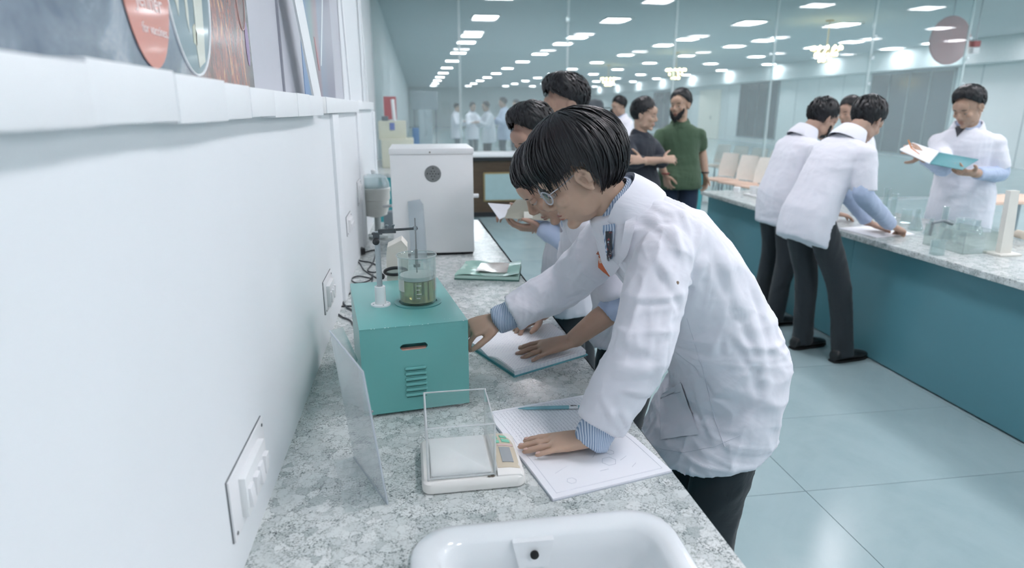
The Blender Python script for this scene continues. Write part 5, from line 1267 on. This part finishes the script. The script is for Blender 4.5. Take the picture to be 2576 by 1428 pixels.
def seam(bv, pts, name, m, par, r=.0012, off=.0005, skip=()):
    P = []
    for (a, b), (c, d) in zip(pts, pts[1:]):
        for k in range(10):
            h = hit(bv, a + (c - a) * k / 10, b + (d - b) * k / 10, off, skip)
            if h is not None and (not P or (h - P[-1]).length < .06): P.append(h)
    return MB().tube(P, r, 6).build(name, m, par) if len(P) > 2 else None

# ---- the student in front
def L_hair(front, side, nape):
    def f(az):
        c = math.cos(az); s_ = abs(math.sin(az))
        return (side + (front - side) * max(0, c) ** 1.6) if c > 0 else (side + (nape - side) * max(0, -c) ** .55)
    return f
pg_z = ZB + .0085
b1, coat1, H1m = person('dark haired student in white lab coat and clear glasses leaning over the near notebook',
    (1.075, 1.43, .855), (.762, 1.42, 1.278), 180, ((.660, 1.42, 1.356), 178, 35, 0, .88),
    [dict(w=(.655, 1.195, pg_z + .030), e=(.748, 1.19, 1.012), d=(-1, .12, -.13), n=(.05, 0, 1), curl=(.02, .08, .06), spread=.55, s=.92, thumb=(.75, .5, -.25)),
     dict(w=(.520, 1.705, .925), e=(.715, 1.69, 1.03), d=(-.93, -.1, -.22), n=(.1, -.35, .9), curl=(.75, .6, .4), s=.92, thumb=(.85, .5, -.3))],
    [(1.06, 1.34, 0), (1.10, 1.54, 0)], skin='#ba9e8b',
    hair=dict(lim=L_hair(1.80, 1.36, 2.75), n=4200, arc=1.4, lift=.036, wid=.0023, seed=4, swirl=.14, droop=.16, mess=.16, segs=9, edge=.012, hug=3.0, rag=.2, back=.022),
    vox=.0032, cvox=.005, hem=.185, hem_shift=(-.045, 0, 0), hem_tilt=-.26, bulge=.045, size=.97, wr=.0085, under=M_stripe, under_end=1.03, sleeves=.94, nails=True, seed=2, shirt_mat=M_stripe)
T1_ = TORSO['last']
creases(coat1, [([(1622, 640), (1690, 735), (1716, 790)], .010, 0.0043), ([(1600, 560), (1660, 585), (1730, 690)], .012, 0.0043), ([(1775, 610), (1742, 690), (1728, 760)], .010, 0.0050), ([(1775, 610), (1830, 740), (1850, 830)], .014, 0.0043),
    ([(1575, 762), (1640, 764), (1712, 760)], .006, 0.0025), ([(1545, 868), (1590, 890), (1650, 905)], .011, 0.0043), ([(1530, 955), (1600, 962), (1660, 948)], .011, 0.0050), ([(1555, 990), (1610, 1008), (1655, 1000)], .009, 0.0043),
    ([(1515, 1035), (1545, 1075), (1575, 1112)], .008, 0.0043), ([(1545, 1030), (1570, 1075), (1592, 1100)], .007, 0.0036), ([(1500, 1000), (1520, 1040), (1530, 1090)], .007, 0.0029), ([(1818, 845), (1812, 900)], .008, 0.0043), ([(1820, 845), (1862, 885), (1895, 950)], .010, 0.0050),
    ([(1850, 760), (1895, 890), (1912, 1040)], .012, 0.0043), ([(1700, 890), (1740, 920), (1765, 960)], .009, 0.0043), ([(1770, 950), (1790, 1000), (1850, 1010)], .010, 0.0036), ([(1880, 700), (1925, 830), (1945, 930)], .012, 0.0036), ([(1740, 980), (1760, 1060), (1790, 1120)], .009, 0.0029),
    ([(1470, 650), (1440, 690), (1420, 720)], .008, 0.0036), ([(1440, 670), (1420, 700)], .006, 0.0036), ([(1500, 690), (1460, 740), (1400, 770)], .010, 0.0036), ([(1380, 740), (1340, 790)], .008, 0.0036), ([(1590, 500), (1640, 520), (1700, 560)], .010, 0.0029)])
TB1 = T1_; bv1 = bvh_of(coat1); sk1 = SEGS[coat1.name]
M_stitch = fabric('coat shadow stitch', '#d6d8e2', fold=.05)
cloth_patch(bv1, [(1576, 560), (1604, 545), (1586, 635), (1560, 662)], 'lapel', M_coat, b1, 10, .007, 10)
cloth_patch(bv1, [(1664, 984), (1716, 962), (1760, 1092), (1664, 1106)], 'hip_pocket', M_coat, b1, 12, .004, 12, sk1)
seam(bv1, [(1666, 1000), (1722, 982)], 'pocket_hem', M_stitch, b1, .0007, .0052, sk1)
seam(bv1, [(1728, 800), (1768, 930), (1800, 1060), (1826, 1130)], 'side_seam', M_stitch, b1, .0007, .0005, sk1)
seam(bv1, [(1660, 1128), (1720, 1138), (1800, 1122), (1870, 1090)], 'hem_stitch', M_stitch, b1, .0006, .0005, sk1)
h = hit(bv1, 1704, 711, .0004); MB().ell(h, (.0035, .0015, .004), None, 10, 6).build('scorch_spot', mat('scorch brown', '#9b8674', .9), b1)
M_tie = NT('black tie with red flecks'); v = M_tie.coords(); M_tie.color(M_tie.mix(M_tie.ramp(M_tie.noise(v, 130, 2), [(.60, 0.0), (.64, 1.0)]), M_tie.mix(M_tie.ramp(M_tie.noise(v, 90, 1), [(.62, 0.0), (.66, 1.0)]), lin('#2b2d36'), lin('#aab0bb')), lin('#a5484c'))); M_tie = M_tie.m; MATS['black tie with red flecks'] = M_tie
cloth_patch(bv1, [(1518, 566), (1550, 563), (1545, 648), (1531, 652)], 'shirt_front', M_stripe, b1, 8, .004, 8)
cloth_patch(bv1, [(1529, 580), (1545, 580), (1546, 640), (1535, 656)], 'tie', M_tie, b1, 8, .008, 8)
ly_ = cloth_patch(bv1, [(1512, 620), (1526, 620), (1520, 668), (1506, 664)], 'lanyard', mat('orange lanyard', '#d9744c', .5), b1, 8, .014, 8)
cloth_patch(bv1, [(1506, 664), (1520, 664), (1534, 680), (1526, 688)], 'lanyard_fold', mat('orange lanyard', '#d9744c', .5), b1, 6, .014, 6)
q_ = [hit(bv1, 1513, 664, .016), hit(bv1, 1519, 624, .016)]
if q_[0] and q_[1]: text_mesh('lettering', 'INNOVATION', .0085, q_[0].lerp(q_[1], .5) - V(_f) * .002, q_[1] - q_[0], _u * 0 - _r, mat('pale print', '#f0d9cc', .5), ly_)
# glasses
M_fr = glass_mat('clear spectacle frame', '#dfe3ea', .5, .05, '#eef0f6', .35); M_len = glass_mat('spectacle lens', '#f2f5f8', .2, .01, '#ffffff', .04)
gl = bpy.data.objects.new('spectacles', None); COL.objects.link(gl); gl.parent = b1; gl.matrix_parent_inverse = world_of(b1).inverted()
for sd in (-1, 1):
    ring = [H1m @ V(.103 - .012 * (abs(sd * .032 + .024 * math.cos(a)) / .05) ** 2, sd * .032 + .024 * math.cos(a), .002 + .019 * math.sin(a)) for a in np.linspace(0, 2 * math.pi, 24, endpoint=False)]
    MB().tube(ring, .0019, 8, True, (0, 0, 1), 1, True).build('rim', M_fr, gl); MB().add([H1m @ V(.102, sd * .032, .002)] + ring, [(0, 1 + i, 1 + (i + 1) % 24) for i in range(24)]).build('lens', M_len, gl)
    MB().tube([H1m @ V(.092, sd * .056, .010), H1m @ V(.05, sd * .068, .014), H1m @ V(-.008, sd * .074, .022)], .0014, 6).build('temple', M_fr, gl)
MB().tube([H1m @ V(.104, -.008, .006), H1m @ V(.107, 0, .008), H1m @ V(.104, .008, .006)], .0018, 6).build('bridge', M_fr, gl)
rg_c = V(.455, 1.672, .935)

# ---- the other students at the wall bench
short = dict(n=520, arc=.55, lift=.022, wid=.0052, swirl=.25, mess=.5, segs=5, edge=.003, hug=1.5)
b2_, coat2, H2m = person('student with moustache bending behind the front student, hand on the record book',
    (1.00, 1.96, .84), (.80, 1.92, 1.195), 180, ((.70, 1.90, 1.285), 180, 45, 0, .93),
    [dict(w=(.735, 1.725, ZB + .060), e=(.882, 1.72, .955), d=(-1, .02, -.20), n=(.1, -.15, 1), curl=(.05, .12, .1), spread=1.2, s=.97, thumb=(.8, .45, -.3)),
     dict(w=(.690, 1.985, ZB + .055), e=(.83, 2.12, .97), d=(-.85, -.35, -.25), n=(.2, .3, .9), curl=(.7, .8, .5), s=.95)],
    [(1.0, 1.87, 0), (1.02, 2.05, 0)], skin='#af917f', hair=dict(lim=L_hair(1.7, 1.5, 2.6), n=700, arc=1.1, lift=.026, wid=.0046, seed=9, swirl=.1, droop=.2, mess=.25, segs=7),
    vox=.0036, cvox=.008, hem=.03, bulge=.05, size=.95, sleeves=.46, under=M_blue, under_end=.66, beard=.5, nails=True, seed=5)
bv2 = TORSO['last']
cloth_patch(bv2, [(1428, 562), (1452, 560), (1478, 622), (1456, 628)], 'lanyard', mat('orange lanyard', '#d9744c', .5), b2_, 8, .006)
cloth_patch(bv2, [(1450, 558), (1474, 556), (1486, 612), (1470, 628)], 'tie', mat('black tie with red flecks', '#33343c', .7, var=.6, vscale=160), b2_, 8, .008)

b3_, coat3, H3m = person('student in lab coat reading an open file beside the white oven',
    (1.02, 2.80, .90), (.93, 2.78, 1.265), 182, ((.805, 2.76, 1.388), 204, 32, 0, .96),
    [dict(w=(.83, 2.70, 1.0), d=(-1, .05, .05), n=(.1, -.4, -.9), curl=(.3, .4, .3), s=1.0), dict(w=(.80, 2.96, 1.03), d=(-1, -.1, .1), n=(.2, .5, .6), curl=(.5, .5, .4))],
    [(1.02, 2.70, 0), (1.04, 2.90, 0)], skin='#ad8d7d', hair=dict(short, lim=L_hair(1.05, 1.75, 2.55), seed=12, quiff=.03, lift=.028), vox=.005, cvox=.009, hem=.28, bulge=.03, size=1.0, sleeves=.75, under=M_blue, under_end=1.0, seed=6)
fl_ = thing('open_file', (.74, 2.72, 1.0), 'olive card file with white pages held open by the reading student', 'file')
A, B_, Cc, D_ = onY(1262, 548, 2.66), onY(1300, 505, 2.78), onY(1400, 512, 2.74), onY(1388, 556, 2.64)
MB().prism([A, B_, Cc, D_], (0, .3, 1), .006).build('card_cover', mat('olive grey card', '#a3a395', .6), fl_, False)
A2, B2, C2 = onY(1228, 512, 2.66), onY(1285, 516, 2.76), onY(1270, 546, 2.65)
MB().prism([A2, B2, C2, onY(1256, 552, 2.63)], (0, .3, 1), .003).build('white_pages', mat('white paper', '#f2f4f8', .6), fl_, False)
lb = [onY(1318, 532, 2.655), onY(1340, 532, 2.657), onY(1340, 548, 2.648), onY(1318, 548, 2.646)]
MB().prism(lb, (0, -1, -.2), .002).build('label', mat('cream label', '#d9d9cf', .6), fl_, False)

b4_, coat4, H4m = person('tall student in white coat standing behind, head turned towards the wall',
    (1.22, 3.36, .96), (1.19, 3.34, 1.372), 165, ((1.075, 3.32, 1.515), 186, 22, 0, 1.08),
    [dict(w=(1.02, 3.12, .98), d=(-1, .0, -.3), n=(0, 0, 1)), dict(w=(1.0, 3.5, .98), d=(-1, 0, -.3), n=(0, 0, 1))],
    [(1.20, 3.25, 0), (1.24, 3.46, 0)], skin='#af9180', hair=dict(short, lim=L_hair(1.05, 1.68, 2.5), seed=15, quiff=.03, lift=.03, n=620), vox=.006, cvox=.010, hem=.3, size=1.05, sleeves=.95, seed=8)

# ---- two men talking in the aisle
M_blk = fabric('charcoal shirt', '#353a42', fold=.25); M_grn2 = fabric('olive green shirt', '#4a604c', fold=.25)
person('man in charcoal shirt with folded arms beside the green shirted man',
    (2.17, 5.22, .92), (2.15, 5.22, 1.305), 300, ((2.165, 5.19, 1.455), 322, 8, 0, 1.0),
    [dict(w=(2.10, 5.00, 1.10), e=(2.335, 5.17, 1.08), d=(-1, -.1, .15), n=(0, -.9, .3), curl=(.5, .5, .3)), dict(w=(2.275, 5.00, 1.105), e=(2.03, 5.05, 1.09), d=(1, .15, .05), n=(0, -.8, .5), curl=(.4, .4, .3))],
    [(2.08, 5.2, 0), (2.26, 5.27, 0)], skin='#bb9e8b', hair=dict(short, lim=L_hair(1.15, 1.82, 2.6), seed=21, lift=.024), top='shirt', sleeves=.72, hem=.06, coat_mat=M_blk, trousers=fabric('black trousers', '#23282c'), vox=.006, cvox=.009, size=.96, beard=.4, seed=11)
g_, gs_, gh_ = person('bearded man in olive green short sleeved shirt standing in the aisle',
    (2.60, 5.42, .945), (2.575, 5.42, 1.385), 258, ((2.550, 5.39, 1.535), 222, 6, 0, 1.0),
    [dict(w=(2.815, 5.36, .945), e=(2.80, 5.44, 1.155), d=(.05, -.1, -1), n=(.9, .1, 0), curl=(.5, .6, .4)), dict(w=(2.43, 5.32, .95), e=(2.36, 5.44, 1.16), d=(.2, -.2, -1), n=(-.8, -.4, 0), curl=(.6, .6, .4))],
    [(2.70, 5.42, 0), (2.50, 5.40, 0)], skin='#b49783', hair=dict(short, lim=L_hair(1.15, 1.82, 2.6), seed=25, lift=.018), top='shirt', sleeves=.45, hem=.12, coat_mat=M_grn2, trousers=M_navy, vox=.006, cvox=.009, size=1.0, girth=1.0, beard=1.3, fat=1.05, seed=12, sh_w=.165)
MB().tube([V(2.43, 5.32, .965) + V(.03 * math.cos(a), .03 * math.sin(a), 0) for a in np.linspace(0, 2 * math.pi, 16, endpoint=False)], .006, 6, True, (0, 0, 1), 1, True).build('red_wrist_thread', mat('red thread', '#8c3f40', .7), g_)
MB().tube([V(2.813, 5.365, .965) + V(.03 * math.cos(a), .03 * math.sin(a), 0) for a in np.linspace(0, 2 * math.pi, 16, endpoint=False)], .007, 6, True, (0, 0, 1), 1, True).build('watch', M_black, g_)

# ---- students at the island
person('student in short sleeved lab coat bending over the island to write',
    (2.60, 3.47, .90), (2.80, 3.47, 1.345), 12, ((2.915, 3.50, 1.435), 22, 38, 0, 1.0),
    [dict(w=(3.12, 3.62, ZI + .055), d=(.9, -.3, -.2), n=(0, 0, 1), curl=(.5, .6, .4)), dict(w=(3.14, 3.44, ZI + .065), e=(2.80, 3.28, 1.03), d=(.9, .25, -.25), n=(-.1, -.3, .9), curl=(.9, 1.0, .6))],
    [(2.74, 3.58, 0), (2.86, 3.34, 0)], skin='#b49786', hair=dict(short, lim=L_hair(1.15, 1.82, 2.6), seed=31, lift=.026), vox=.006, cvox=.009, hem=.17, hem_shift=(-.02, 0, 0), size=1.02, sleeves=.45, under=M_blue, under_end=.97, seed=14, wr=.006, girth=.86, flare=.95)
person('bearded student in long lab coat standing beside the writing student',
    (2.82, 4.16, .92), (2.955, 4.16, 1.335), 5, ((3.065, 4.16, 1.435), 5, 30, 0, 1.0),
    [dict(w=(3.16, 4.32, ZI + .06), d=(1, 0, -.2), n=(0, 0, 1)), dict(w=(3.14, 4.0, ZI + .06), d=(1, 0, -.2), n=(0, 0, 1))],
    [(2.84, 4.30, 0), (2.80, 4.03, 0)], skin='#af9180', hair=dict(short, lim=L_hair(1.15, 1.82, 2.6), seed=33, lift=.026), vox=.006, cvox=.010, hem=.22, size=1.03, sleeves=.8, under=M_blue, beard=1.1, seed=16, girth=.86, flare=.92)
person('student across the island, head showing between the two bent students',
    (4.25, 5.42, .92), (4.22, 5.42, 1.33), 190, ((4.16, 5.41, 1.475), 195, 12, 0, 1.0),
    [dict(w=(4.0, 5.2, .95), d=(-1, 0, -.2), n=(0, 0, 1)), dict(w=(4.0, 5.6, .95), d=(-1, 0, -.2), n=(0, 0, 1))],
    [(4.25, 5.32, 0), (4.25, 5.52, 0)], skin='#af907f', hair=dict(short, lim=L_hair(1.15, 1.82, 2.6), seed=35), vox=.008, cvox=.012, hem=.25, size=1.0, sleeves=.95, seed=17)
d_root, d_coat, d_H = person('student in short sleeved lab coat reading a teal book behind the island',
    (4.16, 4.05, .95), (4.10, 4.05, 1.375), 230, ((4.035, 4.00, 1.515), 196, 28, 0, 1.03),
    [dict(w=(3.92, 3.74, 1.095), e=(4.30, 3.92, 1.07), d=(-1, -.05, .1), n=(0, -.4, -.9), curl=(.4, .4, .3)), dict(w=(3.60, 3.83, 1.20), e=(3.86, 3.93, 1.11), d=(-.8, -.1, .45), n=(-.2, -.9, .3), curl=(.6, .8, .5))],
    [(4.22, 3.98, 0), (4.10, 4.14, 0)], skin='#b29481', hair=dict(short, lim=L_hair(1.1, 1.75, 2.5), seed=41, quiff=.022, lift=.02, n=520), vox=.006, cvox=.009, hem=.34, size=1.04, sleeves=.42, under=M_blue, under_end=.93, seed=18, wr=.006, beard=.3, girth=.95)
bvD = bvh_of(d_coat)
cloth_patch(bvD, [(2402, 310), (2426, 306), (2432, 320), (2408, 345)], 'tie', mat('dark navy tie', '#2c3038', .6), d_root, 6, .006)
tbk = thing('teal_book', (3.75, 3.72, 1.1), 'open teal exercise book held by the student behind the island', 'book')
s0, s1 = onY(2338, 412, 3.70), onY(2362, 384, 3.86)      # spine
l0, l1 = onY(2264, 378, 3.72), onY(2296, 362, 3.90); r0_, r1_ = onY(2420, 428, 3.66), onY(2462, 402, 3.84); m0, m1 = onY(2380, 392, 3.66), onY(2402, 378, 3.82)
M_tbk = mat('teal book cover with print', '#4a8a91', .4, var=.1, vscale=40)
MB().prism([s0, l0, l1, s1], (0, .2, 1), .010).build('left_pages', mat('white paper', '#f2f4f8', .6), tbk, False)
MB().prism([s0, r0_, r1_, s1], (0, -.6, .8), .004).build('cover', M_tbk, tbk, False)
pc = onY(2285, 352, 3.76)
tag(MB().tube([pc, pc + V(.03, .0, -.05), pc + V(.09, -.01, -.09)], [.004, .0045, .002], 8).build('orange_pen', mat('orange pen', '#d98a4a', .4), None), 'orange pen in the hand of the student with the teal book', 'pen')

# ---- people near the glass wall (seen small)
def far_person(px_, py_, y, hd, label, coat='#e6e7ef', hgt=1.66, hairlen=1.9, bend=0.0, trousers=None, hat=False, arms=None):
    p = onY(px_, py_, y); x = p.x; k = hgt / 1.70; a = math.radians(hd); fw = V(math.cos(a), math.sin(a), 0); lf = V(-fw.y, fw.x, 0)
    P_ = V(x, y, .93 * k) - fw * bend * .3; N_ = V(x, y, 1.40 * k - bend * .1) + fw * bend * .3; h_ = N_ + V(0, 0, .145 * k) + fw * .04
    w1 = N_ + fw * .30 + lf * .08 - V(0, 0, .25); w2 = N_ + fw * .30 - lf * .08 - V(0, 0, .25)
    cm_ = M_coat if coat == '#e6e7ef' else fabric('cloth ' + coat, coat)
    r, c_, H_ = person(label, P_, N_, hd, (h_, hd, 12 + 25 * bend, 0, 1.0 * k), [dict(w=w1, d=fw, n=(0, 0, 1)), dict(w=w2, d=fw, n=(0, 0, 1))], [V(x, y, 0) + lf * .1, V(x, y, 0) - lf * .1], skin='#b49887',
        hair=dict(lim=L_hair(1.15, 1.8, max(2.6, hairlen)), n=140, arc=.8, lift=.026, wid=.009, seed=50, mess=.3, segs=4), vox=.011, cvox=.014, hem=.30, size=k, sleeves=.95, wr=.004, face=True, trousers=trousers, coat_mat=cm_, seed=20, group='people near the glass wall')
    if hat: MB().lathe([(.115, .03), (.105, .045), (.10, .10), (.07, .135), (.01, .145)], h_ + V(0, 0, 0), 24).box(h_ + fw * .12 + V(0, 0, .045), (.13, .15, .012), Matrix.Rotation(a, 3, 'Z'), .004).build('cap', mat('dark cap', '#4a5258', .7), r)
    return r, N_, fw
far_person(1488, 300, 7.9, 330, 'person in dark cap and white coat near the glass wall', hat=True, hgt=1.62)
far_person(1572, 300, 8.95, 200, 'long haired person in white coat leaning over near the glass wall', hairlen=2.6, bend=.25, hgt=1.72)
far_person(1540, 310, 9.45, 330, 'shorter person in white coat facing the long haired one', hgt=1.52)
p = onY(1515, 300, 7.85); tag(MB().box(p, (.16, .1, .17), None, .01).build('orange_folder', mat('orange folder', '#d0704f', .5), None), 'orange folder held up near the person in the cap', 'folder')
gtr = fabric('grey trousers', '#5d6a70')
far_person(1228, 300, 17.5, 200, 'person in long white coat seen from behind far down the hall', hgt=1.74, hairlen=2.3, bend=.1)
far_person(1268, 295, 18.2, 190, 'tall person in pale blue top far down the hall', coat='#bfcbe0', hgt=1.84, trousers=gtr)
far_person(1300, 300, 18.6, 220, 'person in pale blue top rightmost of the distant group', coat='#c6d0e2', hgt=1.78, trousers=gtr)
far_person(1188, 300, 19.5, 300, 'person in white coat left of the distant group', hgt=1.72, trousers=gtr)
far_person(1148, 300, 20.5, 330, 'leftmost faint person in white coat in the far hall', hgt=1.70, trousers=gtr)
